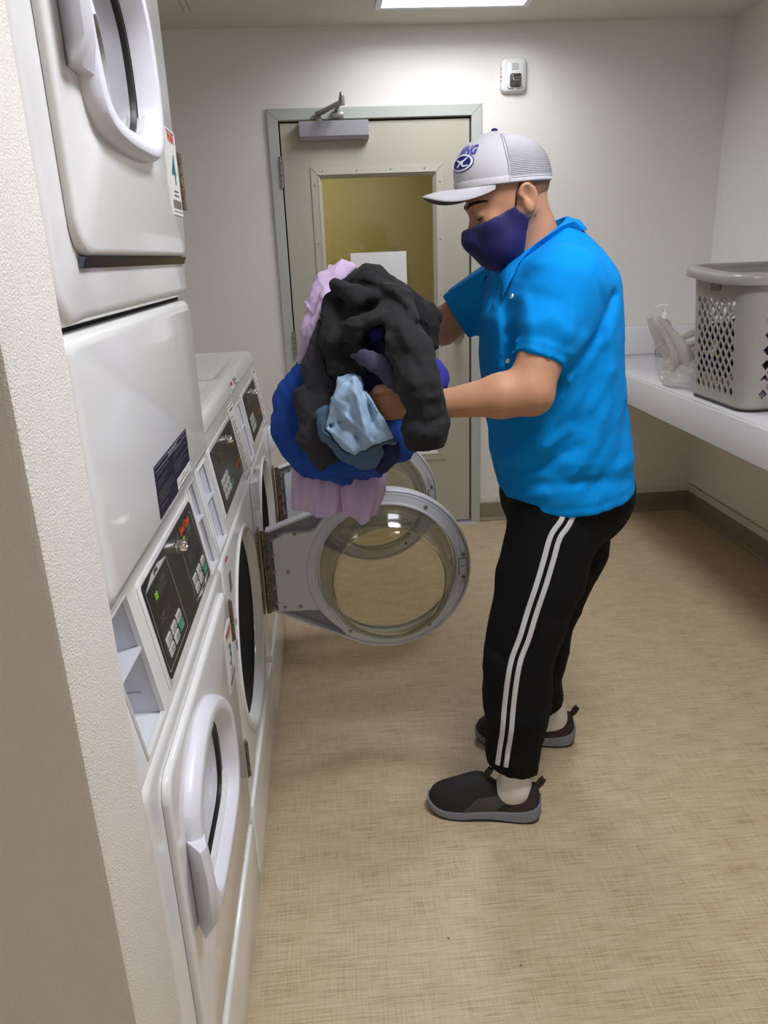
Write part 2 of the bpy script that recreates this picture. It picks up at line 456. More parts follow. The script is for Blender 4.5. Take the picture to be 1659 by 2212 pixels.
def relax(V, F, it=2, lam=0.5):
    e = np.concatenate([F[:,[0,1]],F[:,[1,2]],F[:,[2,3]],F[:,[3,0]]]); e = np.concatenate([e, e[:,::-1]])
    deg = np.bincount(e[:,0], minlength=len(V))[:,None]+1e-9
    for _ in range(it):
        s = np.stack([np.bincount(e[:,0], weights=V[e[:,1],k], minlength=len(V)) for k in range(3)], 1)
        V = V+lam*(s/deg-V)
    return V
def field_mesh(name, D, g, m, parent=None, it=2):
    V, F = nets(D, g.lo, g.h); V = relax(V, F, it)
    me = bpy.data.meshes.new(name)
    me.vertices.add(len(V)); me.vertices.foreach_set('co', V.astype(np.float32).ravel())
    me.loops.add(len(F)*4); me.loops.foreach_set('vertex_index', F.astype(np.int32).ravel())
    me.polygons.add(len(F)); me.polygons.foreach_set('loop_start', np.arange(0, len(F)*4, 4, dtype=np.int32))
    me.update(calc_edges=True)
    me.polygons.foreach_set('use_smooth', np.ones(len(F), bool))
    return link(name, me, m, parent)
def bvh(o): return BVHTree.FromObject(o, bpy.context.evaluated_depsgraph_get())

# ------------------------------------------------------------------ the room
ZC, XR, XL, YF = 2.438, 2.2255, -0.82, -6.0
def struct(name, mb, m, parent=None, **k):
    o = mb.build(name, m, parent, **k)
    if parent is None: o['kind'] = 'structure'
    return o

fl = struct('floor', MB().box((XL-.1, YF, -.06), (XR+.1, .12, -.004)), 'seam')
for a, b in ((YF, -1.8135), (-1.8105, .02)):
    struct('vinyl_sheet', MB().box((XL, a, -.004), (XR, b, 0)), 'floor', fl)

struct('seam_weld', MB().box((XL, -1.8135, -.004), (XR, -1.8105, -.0003)), 'seam', fl)

def troffer(x0, x1, y0, y1, dm, label):
    t = empty('ceiling_light', ((x0+x1)/2, (y0+y1)/2, ZC)); tag(t, label, 'ceiling light')
    hx, hy = (x1-x0)/2, (y1-y0)/2
    def L(d, z, e=0): return [(-hx+d, -hy+d+e, z), (hx-d, -hy+d+e, z), (hx-d, hy-d-e, z), (-hx+d, hy-d-e, z)]
    MB().loft([L(-.012, .0), L(-.012, -.006), L(.012, -.006), L(.012, .0)]).build('flange', 'reflector', t, smooth=False)
    MB().loft([L(.012, -.004), L(.085, .13)]).build('reflector', 'reflector', t, smooth=False, fix=False)
    MB().add(L(.085, .13), [(0, 1, 2, 3)]).build('diffuser', dm, t, smooth=False, fix=False)
    MB().loft([L(-.002, .012), L(-.002, .15)], c1=True).build('housing', 'alu', t, smooth=False)
    return t
HA = (.52, 1.155, -.90, -.262); HB = (.52, 1.155, -3.36, -2.722); HC_ = (.52, 1.155, -5.82, -5.18)
xs = [XL-.1, .52, 1.155, XR+.1]; ys = [YF, HC_[2], HC_[3], HB[2], HB[3], HA[2], HA[3], .12]
mb = MB()
for i in range(3):
    for j in range(7):
        if i == 1 and j in (1, 3, 5): continue
        mb.add([(xs[i], ys[j], ZC), (xs[i], ys[j+1], ZC), (xs[i+1], ys[j+1], ZC), (xs[i+1], ys[j], ZC)], [(0, 1, 2, 3)])
ce = struct('ceiling', mb, 'ceiling', smooth=False, fix=False)
mb = MB()

mb.tube([(-0.2890, -0.4300, 2.4380), (-0.2930, -0.2520, 2.4380)], .0012, 5); mb.tube([(-0.2620, -0.4280, 2.4380), (-0.2650, -0.2440, 2.4380)], .0012, 5)
mb.build('scratch', 'inkgrey', ce)
troffer(*HA, 'diffuser', 'recessed white ceiling light above the door wall')
troffer(*HB, 'diffuser2', 'second recessed ceiling light above and behind the viewer')

troffer(*HC_, 'diffuser3', 'unseen fill light added far behind the viewer, built as a recessed ceiling light')

struct('wall_back', MB().box((XL-.1, 0, 0), (.03, .12, ZC)).box((.99, 0, 0), (XR+.1, .12, ZC)).box((.03, 0, 2.082), (.99, .12, ZC)), 'wall', smooth=False)
struct('wall_right', MB().box((XR, YF, 0), (XR+.1, 0, ZC)), 'wall', smooth=False)
struct('wall_left', MB().box((XL-.1, YF, 0), (XL, 0, ZC)), 'wall', smooth=False)
struct('wall_front', MB().box((XL-.1, YF-.1, 0), (XR+.1, YF, ZC)), 'wall', smooth=False)
mb = MB().box((XL, -3.362, 0), (-.0165, -3.222, ZC), .006, 2)
struct('wall_alcove', mb, 'wall_rough', smooth=True)

def base(name, lo, hi, ax):
    mb = MB()
    if ax == 'x': prof = [(0, 0), (-.014, 0), (-.014, .006), (-.006, .02), (-.005, .104), (0, .108)]; mb.prism(prof, (lo, hi), 'x')
    else: prof = [(0, 0), (-.014, 0), (-.014, .006), (-.006, .02), (-.005, .104), (0, .108)]; mb.loft([[(XR+a, h, b) for a, b in prof] for h in (lo, hi)], True, True)
    return struct(name, mb, 'base', smooth=False)
base('baseboard_back', 1.021, XR-.006, 'x'); base('baseboard_left', XL, -.001, 'x'); base('baseboard_right', YF, -.001, 'y')
def raggededge(n, a, b, amp, seed):
    rs = np.random.RandomState(seed); return [(a+(b-a)*k/n, amp*rs.uniform(-1, 1)) for k in range(n+1)]
mb = MB(); e = raggededge(60, 1.021, XR-.001, .0015, 3)
mb.loft([[(x, 0, .1085) for x, _ in e], [(x, -.0022, .1085) for x, _ in e], [(x, -.0022, .140+d) for x, d in e], [(x, 0, .142+d) for x, d in e]], closed=False)
struct('trim_1', mb, 'patch')
mb = MB(); e = raggededge(220, YF, -.001, .0016, 4)
mb.loft([[(XR, x, .1085) for x, _ in e], [(XR-.0022, x, .1085) for x, _ in e], [(XR-.0022, x, .143+d) for x, d in e], [(XR, x, .146+d) for x, d in e]], closed=False)
t2 = struct('trim_2', mb, 'patch')
mb = MB(); mb.loft([[(XR-.0004, x, .1445+d) for x, d in e], [(XR-.0008, x, .157-d*.7) for x, d in e]], closed=False)
mb.build('scraped_paint', mat('scraped wall paint', (176, 167, 150), 0.9, bump=(120, .4, 4)), t2)

# corridor behind the door
struct('floor_corridor', MB().box((-1.6, .12, -.06), (2.6, 1.75, -.002)), 'hallfloor', smooth=False)
struct('wall_corridor', MB().box((-1.6, 1.75, 0), (2.6, 1.85, 2.5)).box((-1.7, .12, 0), (-1.6, 1.85, 2.5)).box((2.6, .12, 0), (2.7, 1.85, 2.5)), 'olive', smooth=False)
struct('ceiling_corridor', MB().box((-1.6, .12, 2.5), (2.6, 1.85, 2.56)), 'ceiling', smooth=False)
hl = MB().box((-.9, .75, 2.47), (.1, 1.1, 2.499)).build('corridor_light', 'halllamp', smooth=False)
tag(hl, 'flat corridor ceiling lamp beyond the door glass', 'ceiling light')

# ------------------------------------------------------------------ the door
d1 = empty('door_1', (0, 0, 0)); tag(d1, kind='structure')
def mitre(loops): return MB().loft(loops)
FZ = 2.108
def FL(dx, dz, y): return [(dx, y, 0), (dx, y, FZ-dz), (1.02-dx, y, FZ-dz), (1.02-dx, y, 0)]
mb = MB(); mb.loft([FL(0, 0, .001), FL(0, 0, -.012), FL(.0035, .0035, -.016), FL(.049, .049, -.016), FL(.051, .051, -.013), FL(.051, .051, .11)], closed=False)
mb.build('door_frame', 'frame', d1, angle=25)
for sgn, x0, x1 in ((1, 0, .05), (-1, 1.02, .97)):      # mitre joints
    MB().tube([(x0+.002*sgn, -.0163, FZ-.002), (x1, -.0163, FZ-.05)], .0006, 4).build('mitre_joint', 'inkgrey', d1)
leafL = lambda d, y: [(.0575+d, y, .012), (.0575+d, y, 2.048-d), (.9625-d, y, 2.048-d), (.9625-d, y, .012)]
GX0, GX1, GZ0, GZ1 = .236, .786, .42, 1.808
hole = lambda d, y: [(GX0-d, y, GZ0-d), (GX0-d, y, GZ1+d), (GX1+d, y, GZ1+d), (GX1+d, y, GZ0-d)]
mb = MB(); mb.loft([leafL(0, .012), leafL(0, .004), leafL(.001, .002), hole(.02, .002), hole(.02, .046), leafL(0, .046), leafL(0, .012)])
leaf = mb.build('door_leaf', 'door', d1, smooth=False)
mb = MB(); mb.loft([leafL(-.0068, .009), leafL(0.0008, .009)]); mb.build('door_gap', 'dark', d1, smooth=False)
mb = MB(); mb.loft([hole(.046, .002), hole(.046, -.003), hole(.013, -.004), hole(.012, -.006), hole(-.004, .016), hole(-.004, .03)])
vf = mb.build('window_frame', 'visframe', d1, smooth=False)
mb = MB()
for sx, sz in ((GX0, GZ1), (GX1, GZ1), (GX0, GZ0), (GX1, GZ0)):
    ex = -.046 if sx == GX0 else .046; ez = .046 if sz == GZ1 else -.046
    mb.tube([(sx, -.006, sz), (sx+ex, -.0035, sz+ez)], .0005, 4)
mb.build('mitre_joint', 'inkgrey', vf)
scr = MB().lathe([(.0008, -.0022), (.0036, -.002), (.0042, 0)], (0, 0, 0), 'y', 10, True).build('screw', 'alu', vf)
pos = [(GX0+.01+k*.165, GZ1+.029) for k in range(4)]+[(GX0+.02+k*.17, GZ0-.029) for k in range(4)]
pos += [(GX0-.029, GZ0+.03+k*.265) for k in range(6)]+[(GX1+.029, GZ0+.03+k*.265) for k in range(6)]
for k, (x, z) in enumerate(pos):
    o = scr if k == 0 else scr.copy()
    if k: COL.objects.link(o)
    o.location = (x, -.0042, z)
MB().box((GX0-.008, .018, GZ0-.008), (GX1+.008, .023, GZ1+.008)).build('pane', 'pane', vf, smooth=False)
MB().box((GX0+.002, .014, GZ1-.0025), (GX0+.085, .0178, GZ1+.004)).build('glazing_gap', 'dark', vf, smooth=False)
pp = MB().box((.362, .0135, 1.18), (.643, .0145, 1.459)).build('paper_sheet', 'paper', smooth=False)
tag(pp, 'blank white paper sheet stuck to the door glass behind the laundry', 'paper')
kn = MB()
for k in range(5): kn.lathe([(.001, k*.026-.065), (.0085, k*.026-.0645), (.0085, k*.026-.0405), (.001, k*.026-.04)], (0, 0, 0), 'z', 14)
for k in range(2): kn.lathe([(.001, -.069+k*.1345), (.006, -.069+k*.1345), (.0072, -.067+k*.1345), (.0072, -.0645+k*.1345)], (0, 0, 0), 'z', 12)
kn.box((-.005, .008, -.064), (.012, .026, .064))
hg = kn.build('hinge', 'steel', d1)
for k, z in enumerate((1.834, 1.022, .22)):
    o = hg if k == 0 else hg.copy()
    if k: COL.objects.link(o)
    o.location = (.051, -.0175, z)
cl = MB()
pr = [(.002, 2.046), (-.052, 2.046), (-.056, 2.042), (-.056, 1.982), (-.044, 1.967), (.002, 1.967)]
cl.prism(pr, (.15, .474), 'x'); cover = cl.build('closer', 'alu', d1, smooth=False)
am = MB()
am.lathe([(.016, 0), (.016, .012), (.011, .016), (.011, .03)], (.245, -.03, 2.046), 'z', 16, True, True)
am.tube([(.236, -.034, 2.078), (.262, -.06, 2.082), (0.3390, -0.2000, 2.0930), (0.3490, -0.2250, 2.0990)], [.013, .012, .010, .012], 10)
am.lathe([(.013, -.02), (.013, .012), (.0095, .015), (.0095, .026), (.006, .031)], (0.3490, -0.2250, 2.0990), 'z', 16, True, True)
am.tube([(0.3460, -0.2220, 2.0960), (0.3280, -0.1000, 2.0880), (0.3230, -0.0300, 2.0940)], [.009, .008, .009], 10)
am.build('closer_arm', 'steel', cover)
bk = MB().box((.302, -.036, 2.058), (.36, -.016, 2.084), .003); bk.lathe([(.009, 0), (.009, .012)], (.335, -.03, 2.083), 'z', 12, True, True)
bk.build('arm_bracket', 'steel', cover)
hd = MB(); hd.lathe([(.036, .002), (.036, -.006), (.03, -.011), (.0135, -.013), (.0125, -.04), (.024, -.047), (.029, -.06), (.027, -.07), (.018, -.075), (.001, -.076)], (.898, 0, 1.05), 'y', 28)
hd.build('door_knob', 'steel', d1)
MB().prism([(-.035, 0), (-.03, .007), (.10, .010), (.115, 0)], (.03, .99), 'x').build('threshold', 'alu', d1, smooth=False)

# ------------------------------------------------------------------ fire alarm
fa = empty('fire_alarm', (1.1675, 0, 2.22)); tag(fa, 'white wall fire alarm with clear strobe, right of the door', 'alarm')
th = angles(64)
def FR(hx, hz, r, y, cx=0, cz=0): return [(a, y, b) for a, b in rrpts(cx-hx, cx+hx, cz-hz, cz+hz, r, th)]
MB().loft([FR(.062, .0735, .022, 0), FR(.062, .0735, .022, -.012), FR(.058, .069, .022, -.024), FR(.0505, .064, .022, -.0275, .004), FR(.045, .060, .02, -.0285, .004)], c1=True).build('body', 'alarm', fa, angle=40)
MB().loft([FR(.040, .056, .014, -.028, .005, -.001), FR(.040, .056, .014, -.034, .005, -.001), FR(.0375, .0535, .012, -.036, .005, -.001)], c1=True).build('face_plate', 'alarm', fa, angle=40)
mb = MB()
for i in range(6):
    for j in range(5):
        x, z = -.012+i*.0055+(.0027 if j % 2 else 0), .042-j*.006
        mb.box((x, -.0368, z), (x+.0032, -.0355, z+.0032))
tag(mb.build('grille', 'inkgrey', fa, smooth=False), kind='stuff')
MB().loft([FR(.027, .029, .008, -.0355, .006, -.0245), FR(.027, .029, .008, -.0372, .006, -.0245)], c1=True).build('strobe_bezel', mat('strobe reflector', (150, 148, 150), .25, metal=.6), fa)
MB().loft([FR(.0245, .0265, .008, -.037, .006, -.023), FR(.0235, .025, .008, -.050, .006, -.023), FR(.017, .018, .008, -.056, .006, -.022)], c1=True).build('strobe_lens', 'lens', fa)
mb = MB().box((-.008, -.047, -.028), (.02, -.0375, -.018), .002); mb.tube([(-.006, -.044, .0), (.018, -.044, .0)], .0035, 8); mb.tube([(-.009, -.044, -.018), (-.009, -.044, -.002)], .003, 8)
mb.build('strobe_tube', 'chrome', fa)
MB().box((.001, -.036, -.066), (.010, -.03, -.058), .001).build('latch', 'alarm', fa)
mb = MB()
for k, ch in enumerate('FIRE'): lettering(mb, ch, .0125, (-.0585, -.0249+.0008, .025-k*.0165), (.94, -.33, 0), (0, 0, 1), .0004)
mb.build('lettering', 'inkred', fa, smooth=False)
mb = MB()
for k, ch in enumerate('FIRE'): lettering(mb, ch, .0125, (.0602, -.0200, .025-k*.0165), (.25, .97, 0), (0, 0, 1), .0004)
mb.build('lettering', 'inkred', fa, smooth=False)

# ------------------------------------------------------------------ folding counter
ct = empty('folding_counter', (1.547, 0, .893)); tag(ct, 'long white laminate folding counter along the right wall', 'counter')
C = lambda x0, y0, z0, x1, y1, z1, b=.003: MB().box((x0-1.547, y0, z0-.893), (x1-1.547, y1, z1-.893), b)
C(1.5655, -3.1, .862, XR-.001, -.001, .893, .001).build('worktop', 'counter', ct)
C(1.545, -3.1, .7726, 1.565, -.001, .893, .002).build('apron', 'counter', ct)
C(1.547, -.02, .893, XR-.001, -.001, 1.037).build('backsplash', 'counter', ct)
C(1.575, -.05, .79, XR-.001, -.001, .857).build('wall_cleat', 'wall', ct)

# ------------------------------------------------------------------ laundry machines; local axes: x out of the front, y along the row, z up
XM = -.019; WID = .694
BOWLC, BOWLZ = .380, .545           # open door: centre measured from the machine front, and its height
def shell(mb, z0, z1, hole, yc, zc, th, r=.022, depth=.70, yi=0.0):
    Q = lambda d, x: yz(rrpts(yi+d, WID-yi-d, z0+d, z1-d, max(r-d, .004), th, yc, zc), x)
    loops = [Q(0, -depth), Q(0, -.016), Q(.0025, -.007), Q(.008, -.0018), Q(.016, 0)]
    if hole is not None: loops += [hole(0), hole(-.03)]
    return mb.loft(loops, True, hole is None)

def smooth_loop(P, n=8):
    out = []; N = len(P)
    for i in range(N):
        p0, p1, p2, p3 = (np.array(P[(i+k) % N], float) for k in (-1, 0, 1, 2))
        for j in range(n):
            t = j/n; q = .5*((2*p1)+(p2-p0)*t+(2*p0-5*p1+4*p2-p3)*t*t+(3*p1-p0-3*p2+p3)*t**3); out.append((float(q[0]), float(q[1])))
    return out
RINGP = smooth_loop([(a+3.215, b) for a, b in ((-2.785,.497),(-2.742,.53),(-2.732,.59),(-2.745,.666),(-2.79,.722),(-2.848,.763),(-2.90,.785),(-2.97,.795),(-3.04,.778),(-3.095,.747),(-3.113,.70),(-3.10,.62),(-3.085,.55),(-3.062,.51),(-3.01,.494),(-2.90,.490))])
def porthole_door(root, z0, z1, dz, name):
    """closed dryer door: plate with the bulging window ring, glass, handle and hinges; dz lifts the window"""
    yc, zc = .325, .61+dz
    rects = [(.06, .66, z0, z1, .03), (.125, .53, .455+dz, .78+dz, .10), (.185, .465, .52+dz, .71+dz, .07)]
    th = angles(72, rects, yc, zc)
    R = lambda y0, y1, a, b, r, x: yz(rrpts(y0, y1, a, b, r, th, yc, zc), x)
    D = lambda d, x: R(.06+d, .658-d, z0+d, z1-d, .032-d*.5, x)
    dr = MB().loft([D(0, .0005), D(0, .006), D(.003, .0095), D(.009, .011), R(.19, .46, .525+dz, .70+dz, .08, .011), R(.19, .46, .525+dz, .70+dz, .08, -.02)]).build(name, 'enamel', root, angle=50)
    def ring(k, x):                     # outline of the bulging frame, scaled by k about the window centre
        return [(x, yc+c*k, zc+d*k) for c, d in OUT]
    OUT = []
    for t in th:
        c, d = math.cos(t), math.sin(t); best = .15
        for (ya, za), (yb, zb) in zip(RINGP, RINGP[1:]+RINGP[:1]):
            ya_, za_, ey, ez = ya-.325, za-.61, yb-ya, zb-za
            den = c*ez-d*ey
            if abs(den) < 1e-9: continue
            q = (ya_*ez-za_*ey)/den; u_ = (ya_*d-za_*c)/den
            if q > 0 and -1e-6 <= u_ <= 1+1e-6: best = q; break
        OUT.append((c*best, d*best))
    MB().loft([ring(1.0, .0105), ring(.998, .017), ring(.985, .0225), ring(.945, .0295), ring(.935, .0305), ring(.835, .0300), ring(.822, .0285), ring(.765, .002)]).build('window_ring', 'plastic', dr, angle=45)
    Wn = lambda d, x: ring(.775+d*4, x+.016)
    MB().loft([Wn(-.010, -.016), Wn(-.014, -.014), Wn(-.020, -.014), Wn(-.024, -.019), Wn(-.030, -.019), Wn(-.034, -.028), Wn(-.01, -.04)]).build('window_seal', 'gasket', dr, angle=45)
    MB().loft([Wn(-.026, -.018), Wn(-.026, -.021)], True, True).build('glass', 'porthole', dr)
    # handle: a wing on the near lower side of the ring
    h0, h1 = (.552+dz, .70+dz) if dz < .5 else (.545+dz, .72+dz)
    sec = lambda z, k: [(.012, .145, z), (.024+.004*k, .140, z), (.036*k+.004, .108, z), (.040*k+.004, .088, z), (.034*k+.004, .078, z), (.012, .102, z)]
    MB().loft([sec(h0, .6), sec(h0+.02, 1), sec(h1-.045, 1), [(p[0], p[1], p[2]+(.030 if 0 < i_ < 3 else .045)) for i_, p in enumerate(sec(h1-.045, .9))]], True, True).build('handle', 'plastic', dr, angle=40)
    for k, zz in enumerate((z0+.075, z1-.125)):
        m = MB()
        for j in range(5): m.lathe([(.001, j*.018), (.0042, j*.018+.0008), (.0042, j*.018+.0168), (.001, j*.018+.0176)], (.013, .668, zz), 'z', 10)
        m.box((.010, .660, zz), (.0125, .676, zz+.09))
        m.build('hinge', 'hinge', dr)
    return dr

def slant_frame():
    o = Vector((-.003, 0, .865)); v = Vector((-.0345, 0, .2224)).normalized(); return o, Vector((0, 1, 0)), v
SO, SU, SV = slant_frame(); SN = SU.cross(SV).normalized()
def onS(y, z, d=0.0):
    t = (z-SO.z)/SV.z; return SO+SU*y+SV*t+SN*d

def control_head(root, cubbies, top_z, name='control_head'):
    """slanted control band with open pockets (y0, y1); its pockets are real recesses"""
    ya = [0]+[c for p in cubbies for c in p]+[WID]
    zb = [.865, .8755, 1.052, 1.087]; mb = MB()
    holes = [(a, b) for a, b in cubbies]
    for i in range(len(ya)-1):
        for j in range(3):
            if j == 1 and (ya[i], ya[i+1]) in holes: continue
            mb.add([onS(ya[i], zb[j]), onS(ya[i+1], zb[j]), onS(ya[i+1], zb[j+1]), onS(ya[i], zb[j+1])], [(0, 1, 2, 3)])
    T = .0375
    prof = [(-T, 1.087), (-.034, 1.089), (-.0345, 1.094), (-.044, 1.122), (-.05, 1.1275), (-.06, 1.1285)] if top_z > 1.1 else [(-T, 1.087), (-T-.002, 1.0915)]
    zt = prof[-1][1]
    mb.loft([[(x, y, z) for y in (0, WID)] for x, z in prof], closed=False)
    if top_z > 1.1:                     # lid with a shallow recessed top
        xs_, ys_ = (-.06, -.09, -.098, -.66, -.668, -.70), (0, .03, .038, WID-.038, WID-.03, WID)
        zz = lambda i, j: zt-(.005 if 2 <= i <= 3 and 2 <= j <= 3 else 0)
        V = [(xs_[i], ys_[j], zz(i, j)) for i in range(6) for j in range(6)]
        mb.add(V, [(i*6+j, i*6+j+1, i*6+j+7, i*6+j+6) for i in range(5) for j in range(5)])
    else: mb.add([(-T-.002, 0, zt), (-T-.002, WID, zt), (-.70, WID, zt), (-.70, 0, zt)], [(0, 1, 2, 3)])
    for y in (0, WID):
        pl = [(SO.x, y, .865)]+[(x, y, z) for x, z in prof]+[(-.70, y, zt), (-.70, y, .865)]
        mb.add(pl, [list(range(len(pl)))])
    mb.add([(SO.x, 0, .865), (SO.x, WID, .865), (-.70, WID, .865), (-.70, 0, .865)], [(0, 1, 2, 3)])
    bm = bmesh.new()
    head = mb.build(name, 'enamel', root, angle=30)
    bv = head.modifiers.new('bevel', 'BEVEL'); bv.width = .004; bv.segments = 2; bv.limit_method = 'ANGLE'; bv.angle_limit = math.radians(40)
    bm.free()
    for a, b in cubbies:                # pocket walls: a tray with lip, sloping shelf
        f = [onS(a, .8755), onS(b, .8755), onS(b, 1.052), onS(a, 1.052)]; dep = .10
        bk = [Vector((-dep, f[k].y+(.006 if k in (0, 3) else -.006), f[k].z+(.004 if k < 2 else -.002))) for k in range(4)]
        tr = MB().add(f+bk, [(0, 1, 5, 4), (1, 2, 6, 5), (2, 3, 7, 6), (3, 0, 4, 7), (4, 5, 6, 7)]).build('pocket', 'tray', root, smooth=False)
        m = MB(); w_ = .0028
        m.loft([[onS(a, .8755, .0005), onS(b, .8755, .0005), onS(b, 1.052, .0005), onS(a, 1.052, .0005)],
                [onS(a+.001, .8765, .0035), onS(b-.001, .8765, .0035), onS(b-.001, 1.051, .0035), onS(a+.001, 1.051, .0035)],
                [onS(a+w_, .8755+w_, .003), onS(b-w_, .8755+w_, .003), onS(b-w_, 1.052-w_, .003), onS(a+w_, 1.052-w_, .003)],
                [onS(a+w_, .8755+w_, -.004), onS(b-w_, .8755+w_, -.004), onS(b-w_, 1.052-w_, -.004), onS(a+w_, 1.052-w_, -.004)]])
        m.build('pocket_rim', 'enamel', tr)
        s0 = onS(a+.001, .978); m = MB()
        m.add([s0, onS(b-.001, .978), (-.095, b-.006, .960), (-.095, a+.006, .960), s0+Vector((-.002, 0, -.005)), onS(b-.001, .973), (-.095, b-.006, .955), (-.095, a+.006, .955)],
              [(0, 1, 2, 3), (7, 6, 5, 4), (0, 4, 5, 1), (1, 5, 6, 2), (2, 6, 7, 3), (3, 7, 4, 0)])
        m.build('pocket_shelf', 'tray', tr, smooth=False)
        MB().box((-.058, b-.0075, .912), (-.028, b-.0062, .9128)).build('pocket_seam', 'inkgrey', tr, smooth=False)
    return head

def plate(mb, y0, y1, z0, z1, d0, d1, r=.008):
    th = angles(28, [(y0, y1, z0, z1, r)], (y0+y1)/2, (z0+z1)/2)
    P = lambda e, d: [onS(a, b, d) for a, b in rrpts(y0+e, y1-e, z0+e, z1-e, r, th)]
    return mb.loft([P(0, d0), P(0, d1-.0006), P(.0007, d1)], True, True)
def line_box(mb, pts, d, w_=.0011):
    for (a, b), (c, e) in zip(pts[:-1], pts[1:]):
        p, q = onS(a, b, d), onS(c, e, d); t = (q-p).normalized(); n = SN.cross(t)*w_/2
        mb.add([p-n-t*w_/2, q-n+t*w_/2, q+n+t*w_/2, p+n-t*w_/2], [(0, 1, 2, 3)])
    return mb
def key(parent, y, z, m, wy=.030, hz=.0135, glyph=True):
    k = plate(MB(), y-wy/2, y+wy/2, z-hz/2, z+hz/2, .0035, .0052, .002).build('button', m, parent)
    if glyph:
        MB_ = MB(); rs = random.Random(int(y*1e4+z*1e3))
        for j in range(2):
            a = y-wy*.3+rs.random()*.004; line_box(MB_, [(a, z+.002-j*.0038), (a+wy*(.35+.2*rs.random()), z+.002-j*.0038)], .0054, .0013)
        MB_.build('button_print', 'inkgrey' if m == 'key' else 'lineprint', k, smooth=False)
    return k
def key_lock(parent, y, z):
    m = MB(T=Matrix.Translation(onS(y, z, .003)) @ Matrix((( SU.x, SV.x, SN.x), (SU.y, SV.y, SN.y), (SU.z, SV.z, SN.z))).to_4x4())
    m.lathe([(.0125, 0), (.0125, .0025), (.0100, .004), (.0098, .0155), (.009, .0168), (.006, .0168), (.0052, .0155), (.001, .0155)], (0, 0, 0), 'z', 24)
    m.box((-.001, -.004, .0157), (.001, .004, .0165))
    return m.build('key_lock', 'chrome', parent)
def word(parent, name, s, size, y, z, m, d=.0042, shear=0.0, squeeze=1.0, bold=0.0):
    return lettering(MB(), s, size, onS(y, z, d), SU, SV, bold, shear, squeeze).build(name, m, parent, smooth=False)
def tiny_text(parent, rows, m='inkgrey', d=.0042, w_=.0016, name='small_print'):
    mb = MB()
    for y, z, l in rows:
        rs = random.Random(int(y*1e4+z*1e5)); a = y
        while a < y+l-.002:
            b = min(y+l, a+.004+.006*rs.random()); line_box(mb, [(a, z), (b, z)], d, w_); a = b+.0022
    return tag(mb.build(name, m, parent, smooth=False), kind='stuff')
def sticker(parent, name, y0, y1, z0, z1, m='labelwhite', x=.0118):
    return MB().box((x-.0012, y0, z0), (x, y1, z1)).build(name, m, parent, smooth=False)
def flat_word(parent, name, s, size, y, z, m, x, squeeze=1.0, bold=0.0, up=(0, 0, 1), right=(0, 1, 0)):
    return lettering(MB(), s, size, (x, y, z), right, up, bold, 0, squeeze).build(name, m, parent, smooth=False)
def bars(parent, name, rows, m, x, h=.0018):
    mb = MB()
    for y, z, l in rows:
        rs = random.Random(int(y*1e4+z*1e5)); a = y
        while a < y+l-.002:
            b = min(y+l, a+.004+.008*rs.random()); mb.add([(x, a, z-h/2), (x, b, z-h/2), (x, b, z+h/2), (x, a, z+h/2)], [(0, 1, 2, 3)]); a = b+.0022
    return mb.build(name, m, parent, smooth=False)

# ---- stacked dryer
sd = empty('stacked_dryer', (XM, -3.215, 0)); tag(sd, 'tall white stacked dryer with two closed doors beside the near wall end', 'dryer')
def dryer_hole(dz):
    yc, zc = .325, .61+dz; rects = [(0, WID, .02+dz, .84+dz, .022)]
    th = angles(72, rects, yc, zc)
    return th, yc, zc, (lambda x: yz(rrpts(.17, .48, .505+dz, .723+dz, .08, th, yc, zc), x))
for nm, z0, z1, dz in (('lower_cabinet', .02, .8635, 0), ('upper_cabinet', 1.3865, 2.10, 1.08)):
    th, yc, zc, hf = dryer_hole(dz)
    shell(MB(), z0, z1, hf, yc, zc, th).build(nm, 'enamel', sd, angle=45)
    dm = MB().lathe([(.26, -.045), (.285, -.06), (.285, -.5), (.001, -.5)], (0, yc, zc), 'x', 40)
    for k in range(3):
        q = 2*math.pi*k/3+.5; c, s_ = math.cos(q), math.sin(q)
        dm.box((-.48, yc+.24*c-.015, zc+.24*s_-.015), (-.08, yc+.24*c+.015, zc+.24*s_+.015), .006)
    dm.build('drum', 'drumgalv', sd, fix=False)
    bh = MB().loft([yz(rrpts(.12, .53, .45+dz, .775+dz, .08, th, yc, zc), -.034), yz(rrpts(.05, .62, .36+dz, .84+dz, .08, th, yc, zc), -.05)]).build('bulkhead', 'drumgalv', sd)
th = angles(72, [(0, WID, 1.0935, 1.3808, .022)], WID/2, 1.24)
shell(MB(), 1.0925, 1.3818, None, WID/2, 1.24, th, r=.02).build('middle_panel', 'enamel', sd, angle=45)
MB().lathe([(.0042, .012), (.0042, WID-.012)], (-.016, 0, 1.0905), 'y', 12, True, True).build('underside_reflection', 'chrome', sd)  # chrome rod stands in for the reflection on the panel's curved underside
MB().box((-.68, .008, 1.375), (-.02, WID-.008, 1.391)).build('gap_filler', 'dark', sd, smooth=False)
MB().box((-.66, .012, 0), (-.03, WID-.012, .022)).build('toe_base', 'dark', sd, smooth=False)
control_head(sd, [(.047, .150), (.606, .690-.012)], 1.09)
th = angles(60, [(.012, WID-.012, .03, .222, .016)])
MB().loft([yz(rrpts(.006+d, WID-.006-d, .024+d, .226-d, .02, th), x) for d, x in ((0, -.002), (0, .003), (.0025, .0055), (.008, .0065))], False, True).build('access_panel', 'enamel', sd, angle=45)
lowd = porthole_door(sd, .288, .826, 0, 'lower_door'); upd = porthole_door(sd, 1.453, 1.99, 1.08, 'upper_door')
MB().prism([(-.0005, 1.4415), (.0035, 1.4415), (.0085, 1.4528), (-.0005, 1.4528)], (.075, .655), 'y').build('lower_lip', 'darkchrome', upd, smooth=False)

